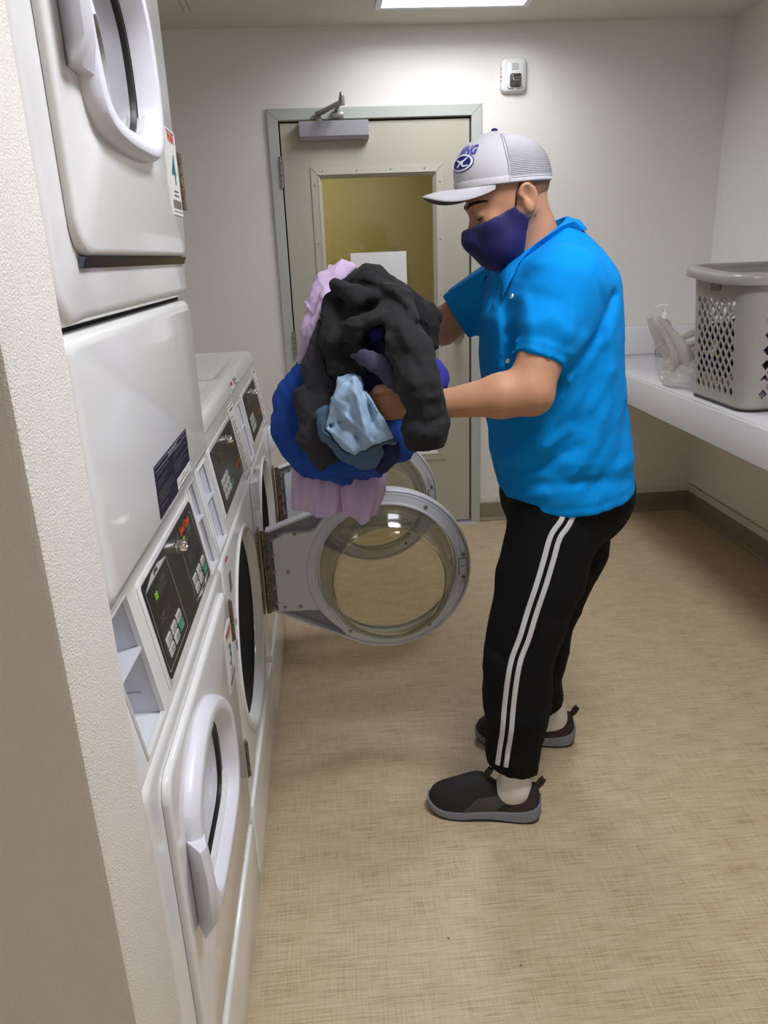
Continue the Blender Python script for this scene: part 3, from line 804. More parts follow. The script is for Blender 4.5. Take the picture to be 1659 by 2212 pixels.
cp = plate(MB(), .194, .594, .879, 1.041, .0002, .0022, .006).build('control_surround', 'enamel', sd)
ov = plate(MB(), .206, .588, .8875, 1.033, .002, .0036, .007).build('control_panel', 'panel', sd)
line_box(MB(), [(.2135, 1.0195), (.351, 1.0195), (.356, .905), (.352, .8985), (.2115, .8985), (.2095, .903), (.2135, 1.0195)], .0039).build('panel_outline', 'lineprint', ov, smooth=False)
line_box(MB(), [(.452, 1.0185), (.450, 1.0195), (.445, 1.017), (.442, .902), (.444, .8985), (.578, .8985), (.581, .903), (.566, 1.017), (.564, 1.0195), (.555, 1.0195)], .0039).build('panel_outline', 'lineprint', ov, smooth=False)
T3 = lambda pts: MB().add([onS(a, b, .0039) for a, b in pts], [list(range(len(pts)))])
T3([(.216, 1.0205), (.263, 1.0295), (.301, 1.0295), (.349, 1.0205)]).build('arrow_print', 'key', ov, smooth=False)
T3([(.447, .8985), (.491, .8905), (.530, .8905), (.575, .8985)]).build('arrow_print', 'key', ov, smooth=False)
word(ov, 'lettering', 'UPPER', .0085, .282, 1.0248, 'inkblack', .0042, bold=.0003); word(ov, 'lettering', 'LOWER', .0085, .511, .8947, 'inkblack', .0042, bold=.0003)
word(ov, 'lettering', 'Speed Queen', .0185, .503, 1.0155, 'orange', .0044, shear=.25, squeeze=.82, bold=.0007)
for y0, y1, tx in ((.235, .318, .254), (.461, .545, .478)):
    dp = plate(MB(), y0, y1, .988, 1.0085, .0034, .0040, .002).build('display', 'lcd', ov)
    word(dp, 'lettering', '00', .0155, tx, .998, 'digits', .0043)
tiny_text(ov, [(.24, .968, .004), (.252, .968, .018), (.243, .962, .016), (.262, .957, .004), (.287, .963, .006), (.30, .968, .004), (.232, .948, .004), (.237, .941, .018), (.247, .9335, .02),
               (.463, .968, .004), (.475, .968, .018), (.466, .962, .016), (.51, .963, .006), (.525, .968, .016), (.455, .948, .004), (.46, .941, .02), (.47, .9335, .02)], 'inkgrey')
for y, z in ((.321, .932), (.2835, .932), (.246, .932), (.285, .9155), (.247, .9155), (.553, .9275), (.511, .9275), (.471, .9275), (.512, .911), (.472, .911)): key(ov, y, z, 'key')
key(ov, .323, .9155, 'greenkey'); key(ov, .556, .9105, 'greenkey')
key_lock(ov, .4225, 1.007)
# labels
lab = MB().box((-.0003, .258, 1.1105), (.0008, .504, 1.1845)).build('instruction_label', 'labelnavy', sd, smooth=False)
[MB().add([(.0012, .26, z), (.0012, .502, z), (.0012, .502, z+.0006), (.0012, .26, z+.0006)], [(0, 1, 2, 3)]).build('rule', 'lineprint', lab, smooth=False) for z in (1.1822, 1.1752)]
flat_word(lab, 'lettering', 'DRYER OPERATION', .0072, .383, 1.179, 'lineprint', .0012)
bars(lab, 'small_print', [(.264, 1.17, .085), (.264, 1.16, .07), (.264, 1.155, .045), (.264, 1.145, .10), (.264, 1.1405, .105), (.264, 1.136, .11), (.264, 1.1315, .07), (.264, 1.1235, .052),
     (.40, 1.1725, .06), (.386, 1.1655, .10), (.386, 1.1615, .01), (.38, 1.155, .12), (.38, 1.1505, .07), (.38, 1.146, .11), (.38, 1.1415, .05)], 'inkgrey', .0012, .0013)
pt = MB().box((.0005, .388, 1.1125), (.0011, .503, 1.1295)).build('label_patch', 'labelwhite', lab, smooth=False)
bars(lab, 'small_print', [(.425, 1.125, .03), (.39, 1.1195, .10), (.49, 1.125, .01)], 'inkblack', .0014, .0013)
def number_sticker(door, y0, z0, w_, h_, num):
    s_ = sticker(door, 'number_sticker', y0, y0+w_, z0, z0+h_, 'labelwhite', .0119); x = .0122
    flat_word(s_, 'lettering', 'WASH', .020, y0+w_/2, z0+h_*.90, 'inkred', x, squeeze=.92, bold=.001)
    flat_word(s_, 'lettering', num, .062, y0+w_/2, z0+h_*.52, 'inkteal', x, squeeze=1.15, bold=.001)
    bars(s_, 'small_print', [(y0+w_*.3, z0+h_*.285, w_*.45), (y0+w_*.25, z0+h_*.235, w_*.55)], 'inkgrey', x, .003)
    bars(s_, 'print_block', [(y0+w_*.08, z0+h_*.13, w_*.86)], 'inkgrey', x, .013)
    [MB().add([(x, y0+.003, z), (x, y0+w_-.003, z), (x, y0+w_-.003, z+.0012), (x, y0+.003, z+.0012)], [(0, 1, 2, 3)]).build('rule', 'inkgrey', s_, smooth=False) for z in (z0+.005, z0+h_-.004)]
    return s_
number_sticker(upd, .572, 1.517, .082, .128, '4'); number_sticker(lowd, .572, .632, .08, .128, '3')

# ---- front-loading washers
def washer(y0, label, first):
    r = empty('washing_machine', (XM, y0, 0)); tag(r, label, 'washing machine', 'front loading washers with open doors')
    yc, zc = .345, BOWLZ
    th = angles(84, [(0, WID, .02, .8635, .022)], yc, zc)
    circ = lambda R_, x: [(x, yc+R_*math.cos(t), zc+R_*math.sin(t)) for t in th]
    shell(MB(), .02, .8635, lambda x: circ(.262, x), yc, zc, th).build('cabinet', 'enamel', r, angle=45)
    MB().loft([circ(.268, .0003), circ(.266, .004), circ(.258, .0045), circ(.250, .001), circ(.243, -.006), circ(.239, -.016), circ(.238, -.024)]).build('door_surround', 'enamel', r, angle=60)
    MB().loft([circ(.240, -.022), circ(.232, -.021), circ(.226, -.028), circ(.222, -.045), circ(.212, -.06), circ(.206, -.08), circ(.214, -.10), circ(.206, -.12), circ(.21, -.15)]).build('boot_seal', 'gasket', r, angle=60)
    MB().lathe([(.210, -.145), (.25, -.16), (.25, -.52), (.001, -.53)], (0, yc, zc), 'x', 40).build('drum', 'drum', r, fix=False)
    MB().box((-.66, .012, 0), (-.03, WID-.012, .022)).build('toe_base', 'dark', r, smooth=False)
    th2 = angles(60, [(.006, WID-.006, .024, .238, .02)])
    MB().loft([yz(rrpts(.006+d, WID-.006-d, .024+d, .242-d, .02, th2), x) for d, x in ((0, -.002), (0, .003), (.0025, .0055), (.008, .0065))], False, True).build('access_panel', 'enamel', r, angle=45)
    control_head(r, [(.024, .128)], 1.13)
    # soap latch cover standing off the upper far corner of the front
    s2 = lambda z, e: [(.001, .598+e, z), (.012, .603+e, z), (.021, .618, z), (.021, .652, z), (.012, .668-e, z), (.001, .673-e, z)]
    MB().loft([s2(.768, .014), s2(.782, .002), s2(.80, 0), s2(.845, 0), s2(.852, .006)], True, True).build('latch_cover', 'plastic', r, angle=50)
    cs = plate(MB(), .174, .566, .896, 1.056, .0002, .0022, .006).build('control_surround', 'enamel', r)
    o = plate(MB(), .184, .558, .9035, 1.0475, .002, .0036, .004).build('control_panel', 'panel', r)
    line_box(MB(), [(.192, 1.0415), (.372, 1.0415), (.383, .912), (.198, .912)], .0039, .0008).build('panel_outline', 'inkgrey', o, smooth=False)
    dp = plate(MB(), .25, .32, 1.004, 1.028, .0034, .0040, .002).build('display', 'lcd', o); word(dp, 'lettering', '00', .018, .283, 1.016, 'digitsdim', .0043)
    word(o, 'lettering', 'Speed Queen', .0185, .497, .9435, 'orange', .0044, shear=.25, squeeze=.82, bold=.0007)
    tiny_text(o, [(.46, .928, .08)], 'inkgrey', .0042, .004)
    tiny_text(o, [(.24+.018*k, .993-.006*j, .012) for k in range(5) for j in range(2)]+[(.205, .98, .01), (.206, .972, .012), (.207, .965, .014)], 'inkgrey')
    for y, z in ((.307, .9655), (.269, .9655), (.232, .9655), (.309, .949), (.27, .949), (.233, .949), (.311, .932), (.273, .932), (.2355, .932)): key(o, y, z, 'key', .029, .013)
    key(o, .350, .9305, 'greenkey', .02, .013)
    key_lock(o, .415, 1.022)
    st = plate(MB(), .577, .684, .868, 1.0735, .0003, .0012, .004).build('instruction_label', 'labelwhite', r)
    tiny_text(st, [(.58, 1.0705, .10)], 'inkblack', .0015, .002, 'rule'); tiny_text(st, [(.60, 1.060, .06)], 'inkblack', .0015, .004, 'heading')
    tiny_text(st, [(.59, 1.042-.0095*k, (.03, .02, .07, .05, .065, .03, .075, .06, .04, .07, .075, .05, .06, .07, .03, .05, .06)[k]) for k in range(17)], 'inkgrey', .0015, .0028)
    tiny_text(st, [(.582, .8715, .10)], 'inkblack', .0015, .002, 'rule')
    # small printed marks on the front
    bars(r, 'print_mark', [(.05, .845, .03)], 'inkred', .0006, .008)
    bars(r, 'print_block', [(.07, .80, .035), (.07, .789, .035), (.07, .778, .035), (.07, .767, .035)], 'inkgrey', .0006, .009)
    bars(r, 'print_mark', [(.10, .675, .02)], 'inkgrey', .0006, .014); bars(r, 'print_mark', [(.07, .635, .05), (.07, .624, .03)], 'inkblue', .0006, .008)
    # the open door, standing square off the front, inner face to the viewer
    yh = .655; cx, cz = BOWLC, BOWLZ; Rr = .254
    def hull(e, y):
        rr = Rr-e; x0 = .026+e*.3; za, zb = .437+e, .693-e; pts = []
        def tang(px, pz, s_):
            d = math.hypot(px-cx, pz-cz); a = math.atan2(pz-cz, px-cx); return a-s_*math.acos(rr/d)
        a1 = tang(x0, zb, 1); a0 = tang(x0, za, -1)
        a1 %= 2*math.pi; a0 %= 2*math.pi
        for k in range(57):
            t = a0+((a1-a0) % (2*math.pi))*k/56; pts.append((cx+rr*math.cos(t), y, cz+rr*math.sin(t)))
        for k in range(1, 10): pts.append((pts[56][0]+(x0-pts[56][0])*k/10, y, pts[56][2]+(zb-pts[56][2])*k/10))
        for k in range(8): pts.append((x0, y, zb+(za-zb)*k/7))
        n0 = pts[0]
        for k in range(1, 10): pts.append((x0+(n0[0]-x0)*k/10, y, za+(n0[2]-za)*k/10))
        return pts
    dr = empty('door', (0, 0, 0), r)
    def ringp(R_, y, n=84): return [(cx+R_*math.cos(a0_+2*math.pi*k/n), y, cz+R_*math.sin(a0_+2*math.pi*k/n)) for k in range(n)]
    hp = hull(0, 0); a0_ = math.atan2(hp[0][2]-cz, hp[0][0]-cx)
    def match(pl, R_, y):                     # circle points at the bearing of each outline point
        return [(cx+R_*math.cos(math.atan2(p[2]-cz, p[0]-cx)), y, cz+R_*math.sin(math.atan2(p[2]-cz, p[0]-cx))) for p in pl]
    yi = yh-.012                                       # plane of the inner face
    MB().loft([match(hp, .213, yh+.036), match(hp, .222, yh+.041), hull(.012, yh+.038), hull(.002, yh+.030), hull(0, yh+.02), hull(0, yi-.004), hull(.003, yi-.006), hull(.006, yi-.004), hull(.007, yi+.017)]).build('outer_shell', 'shell', dr, angle=50)
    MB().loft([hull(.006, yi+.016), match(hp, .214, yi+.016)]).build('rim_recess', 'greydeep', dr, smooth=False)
    # liner: round plate with a square hinge flange
    def liner(e, y):
        R_ = .2465-e; pts = []
        for p in hp:
            t = math.atan2(p[2]-cz, p[0]-cx); x, z = R_*math.cos(t), R_*math.sin(t)
            if math.cos(t) < 0:
                zf = .252/2-e; xf = .336-e; k1 = xf/abs(math.cos(t)); k2 = (zf+.0)/max(1e-6, abs(math.sin(t)))
                k = max(R_, min(k1, k2)); x, z = k*math.cos(t), k*math.sin(t)
            pts.append((cx+x, y, cz+.012*(1 if math.cos(t) < -.6 else 0)+z))
        return pts
    MB().loft([liner(0, yi+.017), liner(0, yi-.003), liner(.002, yi-.006), match(hp, .2175, yi-.006), match(hp, .2145, yi-.010), match(hp, .2105, yi-.010), match(hp, .2085, yi-.005), match(hp, .2075, yi+.017)]).build('liner', 'grey', dr, angle=35)
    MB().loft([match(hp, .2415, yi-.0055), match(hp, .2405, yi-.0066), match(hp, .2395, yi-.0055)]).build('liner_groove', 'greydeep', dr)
    prof = [(.209, .012), (.2085, -.006), (.203, -.02), (.192, -.045), (.184, -.075), (.178, -.105), (.168, -.122), (.150, -.128), (.10, -.120), (.05, -.114), (.001, -.112)]
    MB().lathe([(a, yi+b) for a, b in prof]+[(max(.0005, a-.005), yi+b+.005) for a, b in prof[::-1]], (cx, 0, cz), 'y', 72).build('glass_bowl', 'bowl', dr, angle=60)
    mk_ = MB(); rs_ = random.Random(5)
    for k in range(46):
        if rs_.random() < .25: continue
        f0 = math.radians(-34+68*k/45+rs_.uniform(-.6, .6)); f1 = f0+math.radians(rs_.uniform(-.9, .9)); y0_, y1_ = -.050-.004*rs_.random(), -.060-.007*rs_.random()
        rr_ = lambda y: float(np.interp(-y, [.045, .075], [.1912, .1832])); w0 = .0022
        q = lambda f, y, s: (cx+rr_(y)*math.sin(f+s), yi+y, cz+rr_(y)*math.cos(f+s))
        mk_.add([q(f0, y0_, -w0), q(f0, y0_, w0), q(f1, y1_, w0), q(f1, y1_, -w0)], [(0, 1, 2, 3)])
    tag(mk_.build('worn_print', 'inkblack', dr, smooth=False), kind='stuff')
    m = MB()
    for k in range(9): m.lathe([(.001, .430+k*.0295), (.007, .4308+k*.0295), (.007, .4588+k*.0295), (.001, .4595+k*.0295)], (.018, yi-.002, 0), 'z', 12)
    m.box((.001, yh-.028, .432), (.006, yh+.024, .694)); m.box((.014, yi-.006, .436), (.032, yi-.0035, .692))
    m.build('hinge', 'hinge', dr)
    sc = MB().lathe([(.0006, -.0045), (.003, -.0042), (.0044, -.002), (.0048, 0)], (0, 0, 0), 'y', 12, True).lathe([(.0065, -.0008), (.0065, 0)], (0, 0, 0), 'y', 12, True).build('screw', 'steel', dr)
    sp = [(.043, .668), (.043, .618), (.043, .567), (.043, .515), (.043, .463), (.066, .682), (.066, .447), (.112, .68), (.112, .447), (.084, .562), (cx-.12, cz-.194), (cx+.12, cz+.194), (cx+.125, cz-.19), (cx+.231, cz+.037), (cx+.231, cz-.037)]
    for k, (x, z) in enumerate(sp):
        o_ = sc if k == 0 else sc.copy()
        if k: COL.objects.link(o_); o_.parent = dr
        o_.location = (x, yi-.006, z)
    lt = MB().box((cx+.218, yi-.0115, cz-.025), (cx+.240, yi-.0060, cz+.025), .0015)
    lt.box((cx+.222, yi-.022, cz-.014), (cx+.237, yi-.011, cz+.002), .0015).box((cx+.222, yi-.018, cz+.007), (cx+.231, yi-.011, cz+.018), .0015)
    MB().box((cx+.2165, yi-.0085, cz-.0265), (cx+.2415, yi-.0055, cz+.0265), .001).build('strike_recess', 'inkgrey', dr)
    for s_ in (-1, 1): MB().tube([(cx+.229, yi-.007, cz+.052*s_), (cx+.223, yi-.007, cz+.078*s_)], .0075, 10).build('latch_bump', 'grey', dr)
    lt.build('strike_plate', 'grey', dr)
    return r
W2 = washer(-2.518, 'white washing machine next to the stacked dryer, its round glass door wide open', True)
W3 = copy_tree(W2); W3.location = (XM, -1.818, 0)
W3['label'] = 'farther white washing machine by the back wall, round door open behind the laundry'
# machine sticker on the far washer's top edge
m = MB().add([(-.0355, .01, 1.097), (-.0355, .17, 1.097), (-.0435, .17, 1.122), (-.0435, .01, 1.122)], [(0, 1, 2, 3)])
o_, u_, v_ = Vector((-.0338, .06, 1.1)), Vector((0, 1, 0)), Vector((-.0095, 0, .028)).normalized()
m = MB(); n_ = u_.cross(v_).normalized()*.0012
quad(m, Vector((-.0362, 0, 1.099))+n_, u_, v_, .008, .18, 0, .0235); ms = m.build('machine_sticker', 'labelwhite', W3, smooth=False)
m = MB(); lettering(m, 'WASH', .014, Vector((-.0362, .04, 1.111))+v_*0+n_*1.4+Vector((-.0040, 0, 0)), u_, v_, .0008, 0, .9); m.build('lettering', 'inkred', ms, smooth=False)
m = MB()
for k, (a, b, c, d) in enumerate(((.09, .10, .004, .020), (.09, .108, .004, .008), (.09, .108, .016, .020), (.118, .123, .006, .018), (.118, .132, .010, .013), (.14, .150, .008, .019), (.09, .16, .0005, .0022))):
    quad(m, Vector((-.0362, 0, 1.099))+n_*1.6, u_, v_, a, b, c, d)
m.build('print_mark', 'inkblack', ms, smooth=False)

# ------------------------------------------------------------------ the person
V3 = lambda *a: np.array(a, float)
# head frame: forward, left (towards the viewer), up; the head is bowed about 27 degrees
HP = math.radians(24)
HF = V3(-math.cos(HP), 0, -math.sin(HP)); HU = V3(-math.sin(HP), 0, math.cos(HP)); HL = V3(0, -1, 0)
HC = V3(.634, -2.19, 1.570)
HR = [HF, HL, HU]
def hd_(f, l, u): return HC+HF*f+HL*l+HU*u
NS, NE, NW = V3(.725, -2.355, 1.372), V3(*(0.6390, -2.4100, 1.1610)), V3(*(0.4550, -2.3750, 1.1370))   # near arm: shoulder, elbow, wrist
FS, FE, FW = V3(.70, -1.985, 1.375), V3(*(0.5230, -1.9650, 1.2610)), V3(*(0.4560, -2.0200, 1.2580))
def skull(P):
    d = elli(P, hd_(-.008, 0, .010), (.094, .074, .080), HR)
    d = smin(d, elli(P, hd_(.022, 0, -.048), (.066, .062, .078), HR), .03)          # face block
    d = smin(d, caps(P, hd_(.045, -.03, -.098), hd_(.045, .03, -.098), .030, .030), .03)   # jaw, chin
    d = smin(d, elli(P, hd_(.070, 0, -.112), (.020, .022, .018), HR), .02)
    for s in (-1, 1):
        d = smin(d, caps(P, hd_(-.01, .055*s, -.055), hd_(.045, .03*s, -.105), .022, .020), .025)   # jaw line
        d = smin(d, elli(P, hd_(.060, .040*s, -.050), (.022, .024, .022), HR), .02)        # cheek bones
    d = smin(d, caps(P, hd_(.081, -.030, -.004), hd_(.081, .030, -.004), .0135, .0135), .015)  # brow
    for s in (-1, 1): d = ssub(d, elli(P, hd_(.093, .033*s, -.020), (.014, .020, .011), HR), .012)   # sockets
    for s in (-1, 1): d = smin(d, elli(P, hd_(.077, .033*s, -.021), (.0135, .0165, .0125), HR), .004)  # lids
    d = smin(d, caps(P, hd_(.088, 0, -.022), hd_(.112, 0, -.062), .008, .012), .010)     # nose
    for s in (-1, 1): d = smin(d, elli(P, hd_(.098, .012*s, -.066), (.011, .009, .008), HR), .006)
    d = smin(d, elli(P, hd_(.086, 0, -.088), (.012, .024, .012), HR), .008)             # mouth
    return d
def neck(P): return caps(P, V3(.722, -2.178, 1.40), V3(.672, -2.185, 1.52), .066, .060)
def ear(P, s):
    c = hd_(-.018, .079*s, -.032)
    d = elli(P, c, (.018, .0085, .027), HR)
    rim = None
    pts = [hd_(-.004+.0*k, .082*s, -.020) for k in (0,)]+[hd_(-.018+.0165*math.cos(a), (.084+.003*math.sin(a))*s, -.030+.0235*math.sin(a)) for a in [math.radians(q) for q in (20, 55, 90, 125, 160, 195, 230, 262)]]
    for a_, b_ in zip(pts[1:-1], pts[2:]):
        e = caps(P, a_, b_, .0052, .0052); rim = e if rim is None else np.minimum(rim, e)
    d = smin(d, rim, .004)
    d = ssub(d, elli(P, hd_(-.016, .090*s, -.031), (.008, .009, .014), HR), .004)
    d = smin(d, elli(P, hd_(-.009, .080*s, -.034), (.005, .007, .008), HR), .004)
    return smin(d, elli(P, hd_(-.013, .081*s, -.056), (.009, .007, .010), HR), .006)
def near_arm(P):
    d = caps(P, NS, NE, .055, .0475)
    m = NE+(NW-NE)*.30
    d = smin(d, smin(caps(P, NE, m, .0455, .045), caps(P, m, NW, .045, .0285), .02), .02)
    return smin(d, elli(P, NE+V3(.014, 0, -.012), (.034, .03, .032)), .02)
def fingers(P, d, segs, k=.006):
    for pts, r in segs:
        for i in range(len(pts)-1): d = smin(d, caps(P, pts[i], pts[i+1], r[i], r[i+1]), k)
    return d
# near hand: back of the hand to the viewer, fingers closing away round the bundle
NP = V3(*(0.3990, -2.3720, 1.1440)); NK = [V3(*(0.3530, -2.3720, 1.1690)), V3(*(0.3440, -2.3790, 1.1550)), V3(*(0.3430, -2.3770, 1.1370)), V3(*(0.3510, -2.3680, 1.1190))]
def near_hand(P):
    d = caps(P, NW, NP, .0275, .030, ((0, 1, 0), .62))
    d = smin(d, caps(P, NP, (NK[1]+NK[2])/2+V3(.008, 0, 0), .034, .034, ((0, 1, 0), .5)), .015)
    seg = []
    for k, L in zip(NK, (.92, 1.0, .95, .75)):
        a = k+V3(-.030, .012, -.004)*L; b = a+V3(-.012, .030, -.004)*L; c = b+V3(.012, .018, -.002)*L
        seg.append(([k+V3(.012, .004, 0), k, a, b, c], [.0105, .0105, .0092, .0085, .0075]))
    t0 = V3(*(0.3910, -2.3850, 1.1670)); seg.append(([t0, V3(*(0.3550, -2.3920, 1.1820)), V3(*(0.3240, -2.3880, 1.1770)), V3(*(0.3130, -2.3760, 1.1660))], [.015, .0115, .0102, .0085]))
    return fingers(P, d, seg)
FP = V3(*(0.4210, -2.0450, 1.2540)); 
def far_arm(P):
    d = caps(P, FS, FE, .056, .045)
    d = smin(d, caps(P, FE, FW, .043, .028), .02)
    return d
def far_hand(P):
    d = caps(P, FW, FP, .028, .031, ((0, 1, 0), .6))
    K = FP+V3(-.035, -.01, 0); d = smin(d, caps(P, FP, K, .033, .034, ((0, 1, 0), .5)), .015); seg = []
    for q, L in zip((.030, .010, -.010, -.029), (.9, 1, .95, .75)):
        k = K+V3(0, 0, q); a = k+V3(-.03, -.014, -.006)*L; b = a+V3(-.008, -.028, -.006)*L; c = b+V3(.012, -.015, 0)*L
        seg.append(([k+V3(.012, 0, 0), k, a, b, c], [.0105, .0105, .0092, .0085, .0075]))
    seg.append(([FP+V3(0, -.012, .022), FP+V3(-.03, -.028, .034), FP+V3(-.058, -.034, .028)], [.014, .0115, .009]))
    return fingers(P, d, seg)
def arms(P): return np.minimum(np.minimum(near_arm(P), near_hand(P)), np.minimum(far_arm(P), far_hand(P)))

g = Grid((.24, -2.52, 1.00), (.95, -1.86, 1.70), .0045); P = g.P()
d = smin(skull(P), neck(P), .02)
for s in (-1, 1): d = smin(d, ear(P, s), .005)
trunk = smin(caps(P, NS, FS, .054, .054), caps(P, V3(.745, -2.17, 1.34), V3(.78, -2.17, 1.08), .115, .12), .05)
d = smin(d, trunk, .03)
d = smin(d, smin(near_arm(P), near_hand(P), .012), .02); d = smin(d, smin(far_arm(P), far_hand(P), .012), .02)
man = field_mesh('person', d, g, 'skin', None, 1)
tag(man, 'man in a turquoise polo shirt, grey cap and navy mask lifting laundry from a washer', 'person')
# eyebrow, closed lid
bt = bvh(man)
def onskin(f, l, u, off=.0012):
    o = Vector(hd_(f+.06, l, u)); r = bt.ray_cast(o, Vector(-HF)); 
    return r[0]-Vector(-HF)*off if r[0] else o
for s in (1, -1):
    loops = []
    for k in range(9):
        t = k/8; l = s*(.012+.045*t); u = .001+.009*math.sin(t*2.2)-.012*t*t; h_ = .0052*(1-.65*t)*(.5+.5*min(1, k/1.5))
        loops.append([onskin(.10-.02*t, l, u+h_*c, .0006+.0022*math.cos(c*1.4)) for c in (-1, -.4, .4, 1)])
    MB().loft(loops, closed=False).build('eyebrow', 'brow', man, fix=False)
    loops = []
    for k in range(9):
        t = k/8; l = s*(.018+.031*t); u = -.027-.004*math.sin(math.pi*t); h_ = .0016
        loops.append([onskin(.10, l, u+h_*c, .0012) for c in (-1, 0, 1)])
    MB().loft(loops, closed=False).build('eyelashes', 'brow', man, fix=False)

# cropped hair below the cap
g = Grid((.55, -2.30, 1.46), (.76, -2.08, 1.66), .0035); P = g.P()
sk = skull(P)-.0018
back = (P[0]-HC[0])*1.0+(P[2]-1.515)*.35                     # behind and above the ear
side = .035-(P[0]-HC[0])
reg = np.maximum(-(P[0]-(HC[0]+.022)+(P[2]-1.545)*.6), -(P[2]-1.497))
hair = np.maximum(sk, reg)
for s in (-1, 1): hair = np.maximum(hair, -(elli(P, hd_(-.018, .078*s, -.032), (.030, .03, .040), HR)))
field_mesh('hair', hair, g, 'hairfade', man, 1)

# mask
g = Grid((.50, -2.30, 1.38), (.72, -2.08, 1.56), .003); P = g.P()
mk = smin(skull(P), elli(P, hd_(.070, 0, -.082), (.043, .042, .054), HR), .04)
mk = smin(mk, elli(P, hd_(.045, 0, -.104), (.042, .050, .038), HR), .03)-.0050
fw = (P[0]-HC[0])*HF[0]+(P[2]-HC[2])*HF[2]; lf = np.abs(P[1]-HC[1])
def side_of(a, b):                       # distance beyond the line a-b in the profile plane (positive = outside)
    dx, dz = b[0]-a[0], b[2]-a[2]; L = math.hypot(dx, dz)
    return ((P[0]-a[0])*(-dz)+(P[2]-a[2])*dx)/L
MA, MB1, MC, MD = (0.5430, -2.2100, 1.4880), (0.6370, -2.2550, 1.5310), (0.6690, -2.2550, 1.5050), (0.6650, -2.2500, 1.4210)
for a_, b_ in ((MA, MB1), (MB1, MC), (MC, MD)): mk = np.maximum(mk, side_of(a_, b_)+0*P[1])
mk = np.maximum(mk, -(skull(P)-.0012))
mk = mk-.0016*np.exp(-((lf-.002)/.004)**2)*(fw > .03)
mask = field_mesh('face_mask', mk, g, 'mask', man, 3)
for s in (1, -1):
    c1, c2 = [Vector((q[0], HC[1]-s*.071, q[2])) for q in ((0.6390, -2.2550, 1.5270), (0.6660, -2.2550, 1.4980))]
    MB().tube([c1, hd_(-.002, .0755*s, -.012), hd_(-.014, .075*s, .000), hd_(-.028, .070*s, -.004), hd_(-.034, .066*s, -.020), hd_(-.033, .066*s, -.042), hd_(-.024, .070*s, -.058), c2], .0016, 8).build('ear_loop', 'string', mask)

# polo shirt ------------------------------------------------------------------------------
ZS = np.array([.80, .855, .90, .98, 1.06, 1.124, 1.20, 1.30, 1.384, 1.44, 1.49, 1.54])
CX = np.array([.803, .800, .791, .779, .766, .755, .748, .744, .749, .742, .728, .715])
AA = np.array([.160, .158, .162, .164, .164, .161, .158, .153, .139, .108, .070, .055])
BB = np.array([.214, .214, .214, .214, .215, .216, .222, .226, .208, .150, .078, .055])
_zz = np.linspace(.78, 1.56, 157); _k = np.hanning(17); _k /= _k.sum()
_T = [np.convolve(np.pad(np.interp(_zz, ZS, a), 8, 'edge'), _k, 'valid') for a in (CX, AA, BB)]
def sec_(z): return [np.interp(z, _zz, t).astype(np.float32) for t in _T]
def sec(z): return sec_(z)
def sec_old(z): return [np.interp(z, ZS, a) for a in (CX, AA, BB)]
def torso(P):
    cx, a, b = sec(P[2]); dx, dy = (P[0]-cx)/a, (P[1]+2.17)/b
    r = (np.abs(dx)**2.3+np.abs(dy)**2.3)**(1/2.3)
    return (r-1)*np.minimum(a, b)*.92
def sleeve(P, S, E, f0, r0, r1, f):
    """tube from the shoulder, ribbed cuff, open end"""
    s = caps(P, S, S+(E-S)*f0, r0, r1)
    a = S+(E-S)*f; n = (E-S)/np.linalg.norm(E-S)
    t = (P[0]-a[0])*n[0]+(P[1]-a[1])*n[1]+(P[2]-a[2])*n[2]
    s = s-.0024*np.exp(-((t+.026)/.004)**2)+np.clip((t+.024)/.004, 0, 1)*.0020
    s = np.maximum(s, t)
    return s
def shirt_field(P):
    d = torso(P)
    d = smin(d, sleeve(P, NS+V3(.0, .01, .0), NE, .80, .080, .0595, .73), .035)
    return smin(d, sleeve(P, FS+V3(.0, -.01, .0), FE, .90, .080, .064, .80), .035)
g = Grid((.44, -2.53, .79), (1.02, -1.86, 1.57), .0055); P = g.P()
d = shirt_field(P)
nsh = lambda u, v, y=-2.40: V3(*((u, v, y)))
W = lambda *pts: [np.array(p, float) for p in pts]
